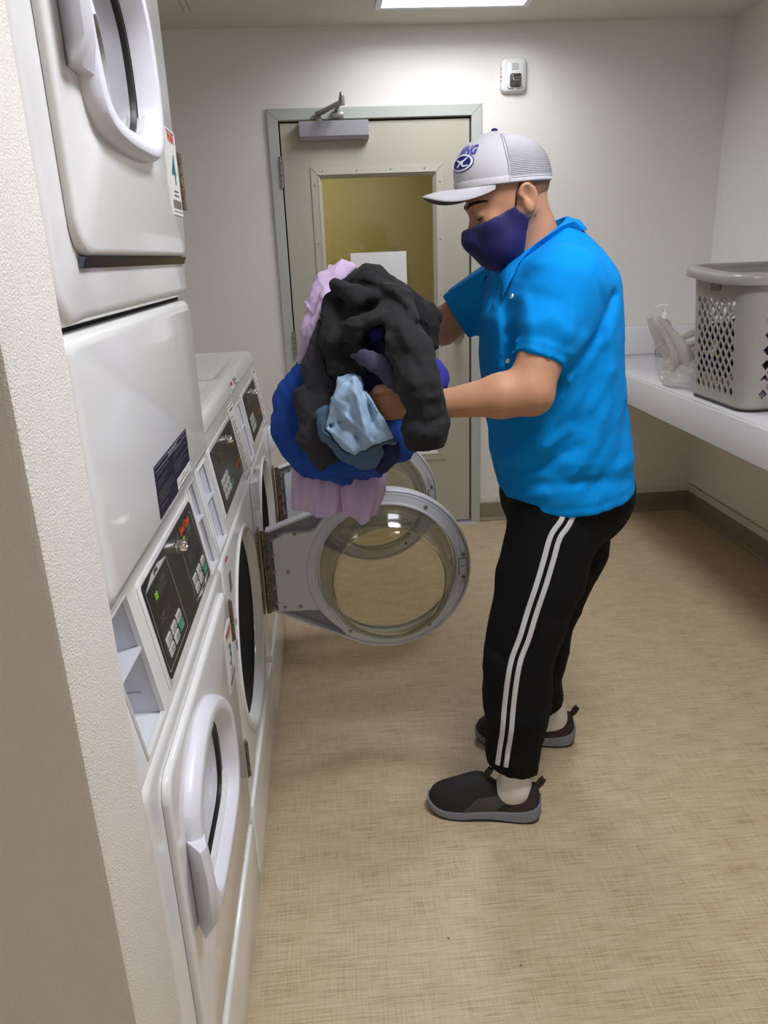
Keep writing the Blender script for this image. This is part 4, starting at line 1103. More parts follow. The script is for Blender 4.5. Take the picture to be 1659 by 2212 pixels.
FOLD = [  # (points, width, amplitude) folds running over the near side
    (W((0.7500, -2.3800, 1.2630), (0.7060, -2.3800, 1.0980), (0.6300, -2.3700, 0.9960)), .016, .010),
    (W((0.7980, -2.3600, 1.2300), (0.7700, -2.3800, 1.0950), (0.6900, -2.3800, 0.9850)), .018, -.009),
    (W((0.8290, -2.3400, 1.1860), (0.8140, -2.3700, 1.0700), (0.7540, -2.3800, 0.9600)), .016, .008),
    (W((0.8950, -2.2800, 1.0900), (0.8610, -2.3400, 0.9970), (0.7910, -2.3700, 0.9220)), .018, -.007),
    (W((0.5920, -2.2800, 0.9630), (0.6610, -2.3700, 1.0100), (0.7390, -2.3800, 1.0660)), .013, .009),
    (W((0.6150, -2.2800, 0.9410), (0.6820, -2.3700, 0.9830), (0.7610, -2.3800, 1.0280)), .012, -.009),
    (W((0.6150, -2.2800, 0.9030), (0.6730, -2.3700, 0.9380), (0.7750, -2.3800, 0.9480)), .012, -.010),
    (W((0.6210, -2.2800, 0.8840), (0.6950, -2.3700, 0.9170)), .011, .007),
    (W((0.6020, -2.2800, 1.0290), (0.6590, -2.3700, 1.0580)), .015, -.006),
    (W((0.5920, -2.2500, 1.2980), (0.6010, -2.2800, 1.1890)), .012, .008),
    (W((0.6150, -2.2500, 1.3670), (0.6210, -2.3000, 1.2710), (0.6070, -2.3000, 1.1610)), .012, -.010),
    (W((0.6300, -2.3000, 1.3490), (0.6320, -2.3400, 1.2550)), .011, .009),
    (W((0.6110, -2.2000, 1.3950), (0.6010, -2.2000, 1.3250)), .010, -.008),
    (W((0.6460, -2.3300, 1.3870), (0.6850, -2.3800, 1.4230), (0.7390, -2.3600, 1.4200)), .014, -.005),
    (W((0.6340, -2.4400, 1.3020), (0.6750, -2.4600, 1.3110), (0.7100, -2.4400, 1.2800)), .013, .007),
    (W((0.6250, -2.4400, 1.2700), (0.6640, -2.4700, 1.2720), (0.7020, -2.4400, 1.2440)), .012, -.007),
    (W((0.7210, -2.4000, 1.2000), (0.7910, -2.3600, 1.2640), (0.8290, -2.3400, 1.3430)), .012, -.014),
    (W((0.6520, -2.4200, 1.3540), (0.6820, -2.4600, 1.3450)), .014, -.006),
    (W((0.5260, -1.9900, 1.3270), (0.5720, -2.0000, 1.2800)), .012, -.007),
    (W((0.5550, -2.0000, 1.3600), (0.6040, -2.0200, 1.2920)), .012, .007)]
for pts, w_, a_ in FOLD: d = d-ridge2(P, pts, w_*1.05, a_*.62, -2.12) if pts[0][1] < -2.2 else d-ridge(P, pts, w_, a_*1.3)
MORE = [(W((0.6570, -2.3800, 1.0500), (0.7310, -2.3800, 0.9930), (0.8630, -2.3400, 0.9750)), .010, .004),
    (W((0.6060, -2.3800, 1.0000), (0.7120, -2.3800, 0.9620), (0.9030, -2.3000, 0.9280)), .011, -.005),
    (W((0.8120, -2.3400, 1.2860), (0.8280, -2.3400, 1.1970), (0.7820, -2.3800, 1.1150)), .009, .005),
    (W((0.8520, -2.3000, 1.2910), (0.8750, -2.3000, 1.1580), (0.8960, -2.3000, 1.0390)), .010, -.004),
    (W((0.5820, -2.2500, 1.3480), (0.5890, -2.2700, 1.1980)), .007, -.006), (W((0.6020, -2.2800, 1.3300), (0.6060, -2.2800, 1.1890)), .007, .005),
    (W((0.6620, -2.3600, 1.4140), (0.7290, -2.3600, 1.4340), (0.7950, -2.3400, 1.4090)), .008, .004),
    (W((0.7660, -2.4000, 1.3840), (0.7960, -2.3800, 1.3270), (0.7960, -2.3600, 1.2690)), .008, -.005),
    (W((0.7180, -2.4400, 1.3160), (0.7130, -2.4200, 1.2410)), .009, .006),
    (W((0.6050, -2.3600, 1.0690), (0.6160, -2.3600, 1.0100), (0.6000, -2.3200, 0.9630)), .010, -.005),
    (W((0.7120, -2.3800, 0.9460), (0.8130, -2.3600, 0.9610), (0.9190, -2.2800, 0.9720)), .010, .005)]
for pts, w_, a_ in MORE: d = d-ridge2(P, pts, w_*1.25, a_*.55, -2.12)
fade = np.clip((1.42-P[2])/.3, 0, 1)
d = d-.0035*crease(P, 61, 22)*fade+.0025*crease(P, 66, 26)*fade
d = d-.0030*folds(P, 11, 26, [(1, 0, .5), (.4, 0, 1), (.7, .5, .7)])*fade
# hem plane, sleeve openings, neck opening
hemz = np.interp(P[0], [.6, .72, .80, .93, 1.0], [.867, .858, .863, .887, .902]).astype(np.float32)+.0*P[1]
hemd = hemz-P[2]
d = d-.0015*np.exp(-((hemd+.022)/.004)**2)*-1
d = np.maximum(d, hemd)
d = np.maximum(d, -(caps(P, V3(.745, -2.178, 1.38), V3(.66, -2.185, 1.55), .068, .075)))
d = np.maximum(d, P[2]-(1.452+(P[0]-.70)*.62))
polo = field_mesh('polo_shirt', d, g, 'polo', man, 2)
# collar: a folded band standing round the neck
cen = []
for k in range(33):
    a = math.radians(-128+256*k/32)          # 0 = nape
    ca, sa = math.cos(a), math.sin(a)
    x = .700+.074*ca-.012*(1-ca); y = -2.178-.076*sa*(1-.12*(1-ca)); z = 1.508-.056*(1-ca)**1.05
    cen.append((Vector((x, y, z)), Vector((ca*.8+.12, -sa, 0)).normalized(), (1-ca)/2))
loops = []
pb_ = bvh(polo)
def onshirt(q, off):
    loc, nor, _, dist = pb_.find_nearest(q)
    s_ = (q-loc).dot(nor)
    return loc+nor*off if s_ < off else q
LOW, MID = [], []
for p, n, f in cen:
    wd = .038+.030*f; out = .030+.032*f
    LOW.append(onshirt(p+n*out-Vector((0, 0, wd)), .0095)); MID.append(onshirt(p+n*(out*.6)-Vector((0, 0, wd*.42)), .011))
for _ in range(6):
    for A__ in (LOW, MID):
        B__ = [q.copy() for q in A__]
        for k in range(1, len(A__)-1): A__[k] = B__[k]*.5+(B__[k-1]+B__[k+1])*.25
LOW = [onshirt(q, .008) for q in LOW]; MID = [onshirt(q, .009) for q in MID]
for (p, n, f), low, mid in zip(cen, LOW, MID):
    loops.append([p-n*.003-Vector((0, 0, .03)), p-n*.002, p+n*.004+Vector((0, 0, .003)), p+n*.012-Vector((0, 0, .001)), mid, low, low-Vector((0, 0, .0045)), mid-Vector((0, 0, .007))])
MB().loft(loops, True, True).build('collar', 'polo', polo, angle=60)
b_ = bvh(polo)
for o, q in (((0.5540, -2.6000, 1.3660), (0.6510, -2.2000, 1.3430)), ((0.5480, -2.6000, 1.2530), (0.6440, -2.2000, 1.1970))):
    o = Vector(o); r = b_.ray_cast(o, (Vector(q)-o).normalized())
    if r[0]:
        q = Vector((0, 0, 1)).rotation_difference(r[1]).to_matrix().to_4x4()
        MB(T=Matrix.Translation(r[0]) @ q).lathe([(.001, .003), (.003, .0032), (.0052, .0036), (.0057, .0025), (.0055, 0)], (0, 0, 0), 'z', 16, True).build('shirt_button', 'button', polo)

# trousers --------------------------------------------------------------------------------
g = Grid((.52, -2.47, .09), (1.03, -1.90, .97), .0055); P = g.P()
d = elli(P, (.805, -2.17, .86), (.168, .182, .15))
NL = [(.758, -2.262, .84, .112), (.712, -2.278, .66, .106), (.660, -2.30, .48, .089), (.654, -2.31, .33, .083), (.647, -2.312, .20, .070), (.653, -2.315, .11, .060)]
FLg = [(.835, -2.082, .84, .112), (.842, -2.07, .66, .112), (.795, -2.06, .48, .094), (.775, -2.05, .33, .088), (.785, -2.04, .21, .074), (.806, -2.035, .12, .062)]
for Lg in (NL, FLg):
    e = None
    for a, b in zip(Lg[:-1], Lg[1:]):
        c = caps(P, a[:3], b[:3], a[3], b[3]); e = c if e is None else smin(e, c, .012)
    d = smin(d, e, .03)
d = d-.005*crease(P, 44, 20)*np.clip((.85-P[2])/.2, 0, 1)
d = d-.0042*folds(P, 5, 22, [(.6, 0, .8), (.2, .3, .9), (-.7, 0, .7)])*np.clip((.9-P[2])/.25, 0, 1)
for pts, w_, a_ in [(W((0.6010, -2.3000, 0.8080), (0.6310, -2.3800, 0.8010)), .014, -.008), (W((0.5750, -2.3000, 0.5110), (0.6080, -2.3600, 0.5030)), .014, -.006), (W((0.5750, -2.3000, 0.4450), (0.6090, -2.3600, 0.4580)), .014, .006), (W((0.5950, -2.3300, 0.2570), (0.6570, -2.3700, 0.2520)), .012, -.006)]: d = d-ridge(P, pts, w_, a_)
hem = np.where(P[1] < -2.18, (.148+(.655-P[0])*.20)-P[2], (.146+(.82-P[0])*.30*-1)-P[2])
d = np.maximum(d, hem)
pants = field_mesh('trousers', d, g, 'pants', man, 2)
tb = bvh(pants)
SP = [(1240, 1086), (1222, 1128), (1200, 1160), (1185, 1210), (1170, 1262), (1150, 1322), (1132, 1380), (1115, 1425), (1106, 1470), (1099, 1530), (1095, 1580), (1087, 1630), (1083, 1662)]
def cr(P_, n):
    out = []
    for i in range(len(P_)-1):
        p0, p1, p2, p3 = (np.array(P_[min(max(i+k, 0), len(P_)-1)], float) for k in (-1, 0, 1, 2))
        for j in range(n):
            t = j/n; out.append(.5*((2*p1)+(p2-p0)*t+(2*p0-5*p1+4*p2-p3)*t*t+(3*p1-p0-3*p2+p3)*t**3))
    out.append(np.array(P_[-1], float)); return out
SEAM = [(0.7560, -2.3800, 0.8990), (0.7390, -2.3800, 0.8530), (0.7170, -2.3800, 0.8180), (0.7030, -2.3800, 0.7620), (0.6880, -2.3800, 0.7020), (0.6680, -2.3800, 0.6320), (0.6500, -2.3800, 0.5620), (0.6320, -2.3800, 0.5070), (0.6230, -2.3800, 0.4500), (0.6160, -2.3800, 0.3710), (0.6120, -2.3800, 0.3040), (0.6040, -2.3800, 0.2360), (0.6000, -2.3800, 0.1970)]
seam = cr(SEAM, 8)
CAMP = Vector(cam.matrix_world.translation)
for off in (-.0112, .0112):
    loops = []
    for i, p in enumerate(seam):
        t = Vector(seam[min(i+1, len(seam)-1)]-seam[max(i-1, 0)]).normalized(); n = Vector((t.z, 0, -t.x)).normalized()
        if n.x < 0: n = -n
        row = []
        for c in (-1, -.5, 0, .5, 1):
            q = Vector(p)+n*(off+.0082*c); o = q+Vector((-.12, -.45, .16))*1.0; r = tb.ray_cast(o, (q-o).normalized())
            row.append((r[0]+r[1]*(.0016 if abs(c) < 1 else -.001)) if r[0] else q)
        loops.append(row)
    MB().loft(loops, closed=False).build('stripe', 'stripe', pants, fix=False)

# socks and shoes -------------------------------------------------------------------------
def sock(a, b, c):
    lo = np.minimum(np.minimum(a, b), c)-.07; hi = np.maximum(np.maximum(a, b), c)+.07
    g = Grid(lo, hi, .005); P = g.P()
    d = smin(caps(P, a, b, .044, .040), caps(P, b, c, .040, .034), .02)
    d = d-.0012*folds(P, 3, 120, [(0, 0, 1)])
    return field_mesh('sock', d, g, 'sock', man, 1)
def shoe(hx, hy, ang, name='shoe'):
    """built along +s from heel to toe, then turned; returns the part with its pieces"""
    R_ = Matrix.Translation((hx, hy, 0)) @ Matrix.Rotation(ang, 4, 'Z')
    s_ = np.array([0, .004, .015, .04, .08, .12, .16, .20, .235, .262, .282, .293, .297])
    wl = np.array([.012, .022, .030, .034, .034, .035, .040, .045, .045, .040, .029, .016, .008])   # half widths
    topz = np.array([.060, .096, .108, .092, .078, .100, .130, .110, .092, .082, .071, .057, .042])
    bot = np.array([.022, .014, .006, .0, .0, .004, .005, .001, .0, .004, .011, .019, .024])
    S2 = .1485*(1-np.cos(np.linspace(0, math.pi, 44)))
    def sm_(a):
        v = np.interp(S2, s_, a); k = np.array([1, 2, 3, 2, 1])/9.0; q = np.convolve(np.pad(v, 2, 'edge'), k, 'valid'); q[0], q[-1] = v[0], v[-1]; return q
    wl, topz, bot = np.sqrt(np.maximum(sm_(wl**2), 1e-6)), sm_(topz), sm_(bot); s_ = S2
    n = 22
    def ring(i, zb, zt, w_, p=.8):
        L = []
        for k in range(n):
            t = math.pi*k/(n-1); c, q = math.cos(t), math.sin(t)
            L.append((s_[i], math.copysign(abs(c)**p, c)*w_, zb+(zt-zb)*q**.75))
        return L
    up = MB(T=R_).loft([ring(i, bot[i]+.018, topz[i], wl[i]) for i in range(len(s_))], True, True, True).build(name, 'shoe', man, angle=50)
    def slab(e, z0, z1):
        L = []
        for i in list(range(len(s_))): L.append((s_[i]+e*max(-1, min(1, (s_[i]-.1485)/.13)), wl[i]+e, i))
        pts = [(a, w_, i) for a, w_, i in L]+[(a, -w_, i) for a, w_, i in L[::-1]]
        return [(a, b, bot[i]+z0(a)) for a, b, i in pts], [(a, b, bot[i]+z1(a)) for a, b, i in pts]
    thick = lambda a: float(np.interp(a, [0, .03, .13, .22, .297], [.038, .036, .025, .024, .019]))
    l0, l1 = slab(.004, lambda a: .006, thick); l2, _ = slab(.001, thick, thick)
    MB(T=R_).loft([[(a, b*.96, c-.001) for a, b, c in l0], l0, l1, [(a, b*.985, c+.002) for a, b, c in l1], [(a, b*.9, c+.003) for a, b, c in l2]], True, True).build('midsole', 'midsole', up, angle=40)
    o0, o1 = slab(.003, lambda a: .0002, lambda a: .0075); MB(T=R_).loft([o0, o1], True, True).build('outsole', 'outsole', up, angle=40)
    tb_ = BVHTree.FromPolygons([R_.inverted() @ v.co for v in up.data.vertices], [list(p.vertices) for p in up.data.polygons])
    def patch(name_, m, fn, nu, nv, off):
        loops = []
        for i in range(nu+1):
            row = []
            for j in range(nv+1):
                s0, z0 = fn(i/nu, j/nv); r = tb_.ray_cast(Vector((s0, side*.12, z0)), Vector((0, -side, 0)))
                row.append(r[0]+r[1]*off if r[0] else Vector((s0, side*.03, z0)))
            loops.append(row)
        return MB(T=R_).loft(loops, closed=False).build(name_, m, up, fix=False)
    for side in (1, -1):
        patch('side_panel', 'shoegrey', lambda a, b: (.095+.085*b+.028*(1-a)*(1 if True else 0)-.02*a, .030+a*.048-.008*abs(b-.5)), 8, 8, .0012)
        patch('heel_panel', 'shoebrown', lambda a, b: (.008+.075*b, .034+a*(.052-.040*b)), 6, 8, .0012)
    MB(T=R_).tube([(.006, 0, .094), (-.004, 0, .106), (-.010, 0, .120), (-.006, 0, .127), (.003, 0, .116), (.008, 0, .102)], [.005, .0055, .005, .005, .005, .005], 8).build('heel_tab', 'shoebrown', up)
    MB(T=R_).tube([(.142, 0, .112), (.132, 0, .130), (.126, 0, .142), (.132, 0, .144), (.142, 0, .128)], [.006, .006, .005, .005, .006], 8).build('tongue_tab', 'shoebrown', up)
    return up
shoe(.714, -2.342, math.pi-.245); shoe(.905, -2.035, math.pi-.17)
sock(V3(.655, -2.315, .19), V3(.652, -2.322, .085), V3(.615, -2.312, .062)); sock(V3(.820, -2.035, .17), V3(.842, -2.026, .09), V3(.80, -2.018, .062))

# cap -------------------------------------------------------------------------------------
CP = math.radians(4)
KF = V3(-math.cos(CP), 0, -math.sin(CP)); KU = V3(-math.sin(CP), 0, math.cos(CP))
KC = V3(.628, -2.19, 1.578)
def kp(f, l, u): return Vector(KC+KF*f+V3(0, -1, 0)*l+KU*u)
def crown(th, t, e=0.0):
    """th = 0 front; t = 0 band .. 1 top"""
    c, s = math.cos(th), math.sin(th); q = (1-t**2.7)**(1/1.9) if t < 1 else 0
    front = max(0, c)
    a = .106 if c > 0 else .103
    h_ = .101+.010*front
    q2 = q*(1+.05*front*math.sin(math.pi*min(1, t*1.1)))
    return kp((a+e)*c*q2-.002+.004*t, (.084+e)*s*q2, h_*t+e*t)
NT, NH = 72, 20
def crown_part(t0, t1, e, n, a0, a1, e2=None):
    loops = []
    for j in range(n+1):
        t = t0+(t1-t0)*j/n
        loops.append([crown(a0+(a1-a0)*k/NT, t, e) for k in range(NT+1)])
    return loops
lo = crown_part(0, .995, .0, NH, -math.pi, math.pi)
capm = MB().loft([[p-Vector((0, 0, .002)) for p in crown_part(0, .01, -.004, 1, -math.pi, math.pi)[0]]]+lo, closed=False)
capo = capm.build('cap', 'cap', man, angle=70, fix=False)
# rear mesh panels: ribbed, from just ahead of the ear to the back
loops = []
for j in range(53):
    t = .06+.87*j/52
    loops.append([crown(a, t, .0008+.0024*(j % 2)*(1-.4*t)) for a in [math.radians(88+184*k/60) for k in range(61)]])
MB().loft(loops, closed=False).build('mesh_back', 'capmesh', capo, smooth=False, fix=False)
for th0 in (math.radians(86), math.radians(-86)):
    MB().tube([crown(th0+.02*math.sin(6*k/12), .03+.93*k/12, .0012) for k in range(13)], .0018, 6).build('seam_tape', 'cap', capo)
MB().loft([crown_part(0, .0, .0008, 1, -math.pi, math.pi)[0], crown_part(.0, .055, .0022, 1, -math.pi, math.pi)[0], crown_part(0, .11, .0022, 1, -math.pi, math.pi)[1], crown_part(0, .125, .0006, 1, -math.pi, math.pi)[1]], closed=False).build('band', 'cap', capo, angle=60, fix=False)
MB().lathe([(.007, 0), (.007, .002), (.004, .0045), (.0005, .005)], crown(0, .995, -.001), 'z', 16).build('button', 'capblue', capo)
# brim
def brim(th, s, dz=0):
    b = crown(th, 0, -.001); L = .074*max(0, math.cos(th*1.24))**.7
    q = b+Vector(KF)*L*s+Vector((0, 0, 1))*(-.004*s-.050*abs(math.sin(th))**2.0*s*(L/.074)+.008*math.sin(math.pi*s)*.5)
    return q+Vector((0, 0, dz))
A_ = [math.radians(-72+144*k/40) for k in range(41)]
top = [[brim(a, s/10) for a in A_] for s in range(11)]; bot_ = [[brim(a, s/10, -.0042) for a in A_] for s in range(10, -1, -1)]
bm_ = MB().loft(top+[[p*.5+q*.5+Vector(KF)*.0016 for p, q in zip(top[-1], bot_[0])]]+bot_[:1], closed=False).build('brim', 'cap', capo, angle=60, fix=False)
MB().loft(bot_, closed=False).build('brim_lining', 'capunder', bm_, fix=False)
MB().loft([[brim(a, .03, .0018) for a in A_], [brim(a, .0, .005) for a in A_], [crown(a, .03, .002) for a in A_]], closed=False).build('brim_piping', 'cap', bm_, fix=False)
# embroidery on the front: lettering and an oval badge
def wrap(mb, vs, fs, th0, t0, ku, kv, e):
    mb.add([crown(th0+x*ku, min(.97, t0+y*kv), e) for x, y in vs], fs); return mb
vs, fs = text_polys('NING', .024, .0006)
o = wrap(MB(), vs, fs, math.radians(27), .655, 11.5, 9.0, .0020); o.build('lettering', 'capblue2', capo, fix=False, smooth=False)
def disc(rx, rz, cx=0, cz=0, n=40): 
    return [(cx, cz)]+[(cx+rx*math.cos(2*math.pi*k/n), cz+rz*math.sin(2*math.pi*k/n)) for k in range(n)], [(0, 1+k, 1+(k+1) % n) for k in range(n)]
bd = None
for rx, rz, m_, e in ((.0345, .0185, 'capblue', .0016), (.0328, .0172, 'capwhite', .0021), (.0275, .0135, 'capblue', .0026)):
    v_, f_ = disc(rx, rz)
    bd = wrap(MB(), v_, f_, math.radians(24), .45, 11.0, 8.6, e).build('badge' if bd is None else 'badge_layer', m_, capo, fix=False, smooth=False)
fig = MB()
for pts in ([(-.016, .008), (-.004, .003), (.006, .004), (.018, .010), (.019, .0075), (.008, 0), (-.003, -.001), (-.016, .005)], [(-.003, .001), (.006, .002), (.010, -.006), (.022, -.006), (.023, -.0085), (.008, -.0095), (.002, -.003), (-.008, -.010), (-.011, -.0085)]):
    wrap(fig, pts, [list(range(len(pts)))], math.radians(24), .45, 11.0, 8.6, .0031)
fig.build('badge_figure', 'capwhite', capo, fix=False, smooth=False)

# ------------------------------------------------------------------ laundry held over the open door
BUN = []                                   # fields already placed; later pieces make room for them
CSEED = [100]
def garment(name, label, m, lo, hi, fn0, wr, cat='clothes', group='armful of laundry', h=.0045, keep=True, it=1, clear=.0015):
    """wr = list of (seed, frequency, amplitude, directions)"""
    CSEED[0] += 7; cs = CSEED[0]
    fn = lambda P, fn0=fn0, cs=cs: fn0(P)-.0062*crease(P, cs, 34)+.0042*crease(P, cs+3, 40)
    g = Grid(lo, hi, h); P = g.P(); d = fn(P)
    for sd_, fr_, am_, di_ in wr: d = d-am_*folds(P, sd_, fr_, di_)
    for f in BUN: d = np.maximum(d, -(f(P)-clear))
    d = np.maximum(d, -(arms(P)-clear))
    o = field_mesh(name, d, g, m, None, it); tag(o, label, cat, group)
    if keep: BUN.append(lambda P, fn=fn, wr=wr: fn(P)-sum(am_*folds(P, sd_, fr_, di_) for sd_, fr_, am_, di_ in wr))
    return o
def chain(P, pts, rs, k=.015, flat=None):
    d = None
    for i in range(len(pts)-1):
        e = caps(P, pts[i], pts[i+1], rs[i], rs[i+1], flat); d = e if d is None else smin(d, e, k)
    return d
YN = (.15, 1, .1)                           # roughly towards the viewer
def f_black(P):
    d = elli(P, (0.3240, -2.2000, 1.3110), (.100, .13, .088))
    d = smin(d, chain(P, [(0.2650, -2.2200, 1.3600), (0.3260, -2.2200, 1.3790), (0.3880, -2.2000, 1.3390), (0.4370, -2.1800, 1.2890), (0.4410, -2.2000, 1.2470)], [.035, .042, .045, .044, .036], .02), .012)
    d = smin(d, chain(P, [(0.3600, -2.3600, 1.3490), (0.3830, -2.4300, 1.2760), (0.4010, -2.4700, 1.1980), (0.4110, -2.4750, 1.1190), (0.4160, -2.4700, 1.0840)], [.040, .043, .0435, .042, .040], .02), .006)
    d = smin(d, chain(P, [(0.2430, -2.3000, 1.3460), (0.2440, -2.3450, 1.2830), (0.2540, -2.3500, 1.2250), (0.2630, -2.3450, 1.2030)], [.030, .036, .030, .022], .02), .008)
    d = smin(d, chain(P, [(0.2360, -2.3850, 1.2820), (0.2790, -2.4000, 1.3000), (0.3240, -2.4000, 1.3210), (0.3480, -2.3850, 1.3510)], [.015, .018, .018, .016], .02), .006)
    d = smin(d, chain(P, [(0.2520, -2.3300, 1.3840), (0.2930, -2.3700, 1.3660), (0.3400, -2.3700, 1.3640)], [.016, .022, .016], .02), .010)
    d = smin(d, chain(P, [(0.2840, -2.3600, 1.2780), (0.3010, -2.3700, 1.2450), (0.2910, -2.3600, 1.2150)], [.018, .020, .016], .02), .008)
    d = smin(d, elli(P, (0.2960, -2.3350, 1.3380), (.036, .040, .026)), .015)
    d = smin(d, elli(P, (0.3250, -2.3350, 1.3490), (.03, .036, .024)), .012)
    d = ssub(d, elli(P, (0.3230, -2.3900, 1.2790), (.030, .06, .035)), .012)
    for a, b, c_, w_, am in (((0.2530, -2.4000, 1.3470), (0.3040, -2.4000, 1.3400), (0.3420, -2.4000, 1.3560), .008, -.005), ((0.2610, -2.4000, 1.3150), (0.3030, -2.4000, 1.3130), (0.3320, -2.4000, 1.3340), .008, .007), ((0.2780, -2.4000, 1.3860), (0.3330, -2.4000, 1.3790), (0.3790, -2.4000, 1.3410), .009, -.006),
        ((0.3070, -2.4000, 1.4020), (0.3610, -2.4000, 1.3820), (0.4060, -2.4000, 1.3270), .009, .006), ((0.3750, -2.5000, 1.2660), (0.3970, -2.5000, 1.2300), (0.4240, -2.5000, 1.2200), .008, -.006), ((0.3640, -2.5000, 1.1870), (0.4000, -2.5000, 1.1760), (0.4370, -2.5000, 1.1830), .009, .005), ((0.3720, -2.5000, 1.1450), (0.4040, -2.5000, 1.1250), (0.4410, -2.5000, 1.1370), .008, -.006),
        ((0.3660, -2.4500, 1.3140), (0.3810, -2.4500, 1.2600), (0.3810, -2.5000, 1.2040), .008, .006), ((0.3980, -2.3000, 1.3100), (0.4330, -2.3000, 1.2940), (0.4520, -2.3000, 1.2640), .008, -.007)):
        d = d-ridge2(P, [V3(*a), V3(*b), V3(*c_)], w_, am)
    cuff = chain(P, [(0.3990, -2.4750, 1.1340), (0.4070, -2.4750, 1.1100)], [.03, .03])
    d = d+ridge(P, [V3(*(0.3580, -2.5300, 1.1430)), V3(*(0.4360, -2.5300, 1.1200))], .006, .004)
    cut = V3(*(0.4060, -2.4750, 1.0690)); n = V3(*(0.4060, -2.4750, 1.0690))-V3(*(0.3940, -2.4750, 1.1810)); n = n/np.linalg.norm(n)
    t = (P[0]-cut[0])*n[0]+(P[2]-cut[2])*n[2]+0*P[1]
    return np.where(P[1] < -2.40, np.maximum(d, t), d)
garment('sweatshirt', 'black sweatshirt draped over the top of the laundry bundle, sleeve hanging down', 'c_black', (.14, -2.56, .93), (.60, -2.02, 1.45), f_black,
        [(21, 36, .0055, [(.5, .2, 1), (1, 0, .4)]), (22, 80, .0034, [(.4, 0, 1), (1, .3, .2)]), (23, 150, .0012, None)])
def f_pale(P):
    d = chain(P, [(0.2610, -2.3850, 1.1900), (0.2800, -2.4100, 1.1460), (0.3010, -2.4250, 1.0950)], [.026, .046, .046], .02, (YN, .55))
    d = smin(d, chain(P, [(0.2420, -2.4000, 1.1470), (0.2560, -2.4100, 1.0990), (0.2810, -2.4200, 1.0700)], [.018, .030, .022], .02, (YN, .6)), .012)
    for a, b, am in (((0.2740, -2.4500, 1.1830), (0.2920, -2.4600, 1.0980), .006), ((0.2900, -2.4500, 1.1820), (0.3110, -2.4600, 1.1070), -.006), ((0.2580, -2.4500, 1.1650), (0.2750, -2.4600, 1.0850), -.005), ((0.2990, -2.4500, 1.1910), (0.3260, -2.4600, 1.1110), .005), ((0.2500, -2.4500, 1.1370), (0.2990, -2.4600, 1.0840), .005), ((0.2670, -2.4500, 1.1920), (0.2490, -2.4600, 1.1200), .004), ((0.3020, -2.4500, 1.1530), (0.3050, -2.4600, 1.0880), -.006), ((0.2720, -2.4500, 1.2060), (0.3010, -2.4500, 1.1290), .005), ((0.2420, -2.4500, 1.1180), (0.2890, -2.4500, 1.0690), -.005), ((0.3160, -2.4500, 1.1380), (0.3360, -2.4500, 1.0940), -.004)): d = d-ridge2(P, [V3(*a), V3(*b)], .0055, am*1.3)
    n = V3(.34, 0, -.94); c = V3(*(0.3150, -2.4200, 1.0660)); t = (P[0]-c[0])*n[0]+(P[2]-c[2])*n[2]
    na = V3(*(0.2790, -2.4200, 1.2240)); nb = V3(*(0.3490, -2.4200, 1.0780)); nn = V3(nb[2]-na[2], 0, -(nb[0]-na[0])); nn = nn/np.linalg.norm(nn)
    if nn[0] < 0: nn = -nn
    d = np.maximum(d, (P[0]-na[0])*nn[0]+(P[2]-na[2])*nn[2]+0*P[1])
    n2 = V3(*(0.3420, -2.4200, 1.0850))-V3(*(0.2760, -2.4200, 1.0620)); c2 = V3(*(0.3420, -2.4200, 1.0850)); n3 = V3(-n2[2], 0, n2[0]); n3 = n3/np.linalg.norm(n3)
    if n3[2] > 0: n3 = -n3
    t = (P[0]-c2[0])*n3[0]+(P[2]-c2[2])*n3[2]+0*P[1]
    return np.maximum(d, t)
garment('shirt', 'pale blue wrinkled shirt in the front middle of the laundry bundle', 'c_ltblue', (.16, -2.52, .90), (.45, -2.30, 1.24), f_pale,
        [(31, 62, .0036, [(1, 0, -.5), (.8, 0, .4)]), (32, 130, .0016, [(1, 0, .2)])], h=.004)
def f_trim(P):
    a, b = (0.2780, -2.4200, 1.0550), (0.3420, -2.4200, 1.0790)
    d = chain(P, [a, b], [.0125, .0125], .01, (YN, .6))
    return smin(d, chain(P, [(0.2070, -2.3750, 1.1290), (0.2270, -2.3900, 1.0960), (0.2540, -2.4000, 1.0590), (0.2950, -2.4050, 1.0330), (0.3150, -2.4100, 1.0480)], [.020, .028, .026, .020, .012], .02, (YN, .7)), .008)
garment('shorts', 'slate blue shorts folded under the pale blue shirt', 'c_slate', (.14, -2.50, .86), (.45, -2.28, 1.22), f_trim, [(41, 70, .0038, [(1, 0, -.4), (.5, 0, .8)])], h=.004)
def f_char(P):
    d = chain(P, [(0.2260, -2.3100, 1.2950), (0.2030, -2.3250, 1.2150), (0.1860, -2.3300, 1.1360), (0.1850, -2.3350, 1.0650), (0.1940, -2.3350, 1.0230)], [.026, .034, .034, .030, .020], .02, (YN, .6))
    return smin(d, chain(P, [(0.2260, -2.3300, 1.1840), (0.2190, -2.3350, 1.1150), (0.2130, -2.3400, 1.0280)], [.030, .028, .022], .02, (YN, .6)), .012)
garment('leggings', 'charcoal leggings hanging down the left front of the laundry bundle', 'c_char', (.06, -2.46, .86), (.33, -2.22, 1.32), f_char, [(51, 60, .0040, [(1, 0, .1), (.9, 0, -.3)]), (52, 120, .0014, None)], h=.004)
garment('headband', 'greyed indigo strip of cloth curving across the middle of the laundry', 'c_indigo', (.22, -2.50, 1.08), (.42, -2.34, 1.30),
        lambda P: chain(P, [(0.2740, -2.3950, 1.2510), (0.2990, -2.4200, 1.2490), (0.3270, -2.4300, 1.2310), (0.3510, -2.4250, 1.2010), (0.3590, -2.4150, 1.1800)], [.009, .0135, .0155, .013, .009], .01, (YN, .5)), [(61, 90, .0010, None)], h=.0035)
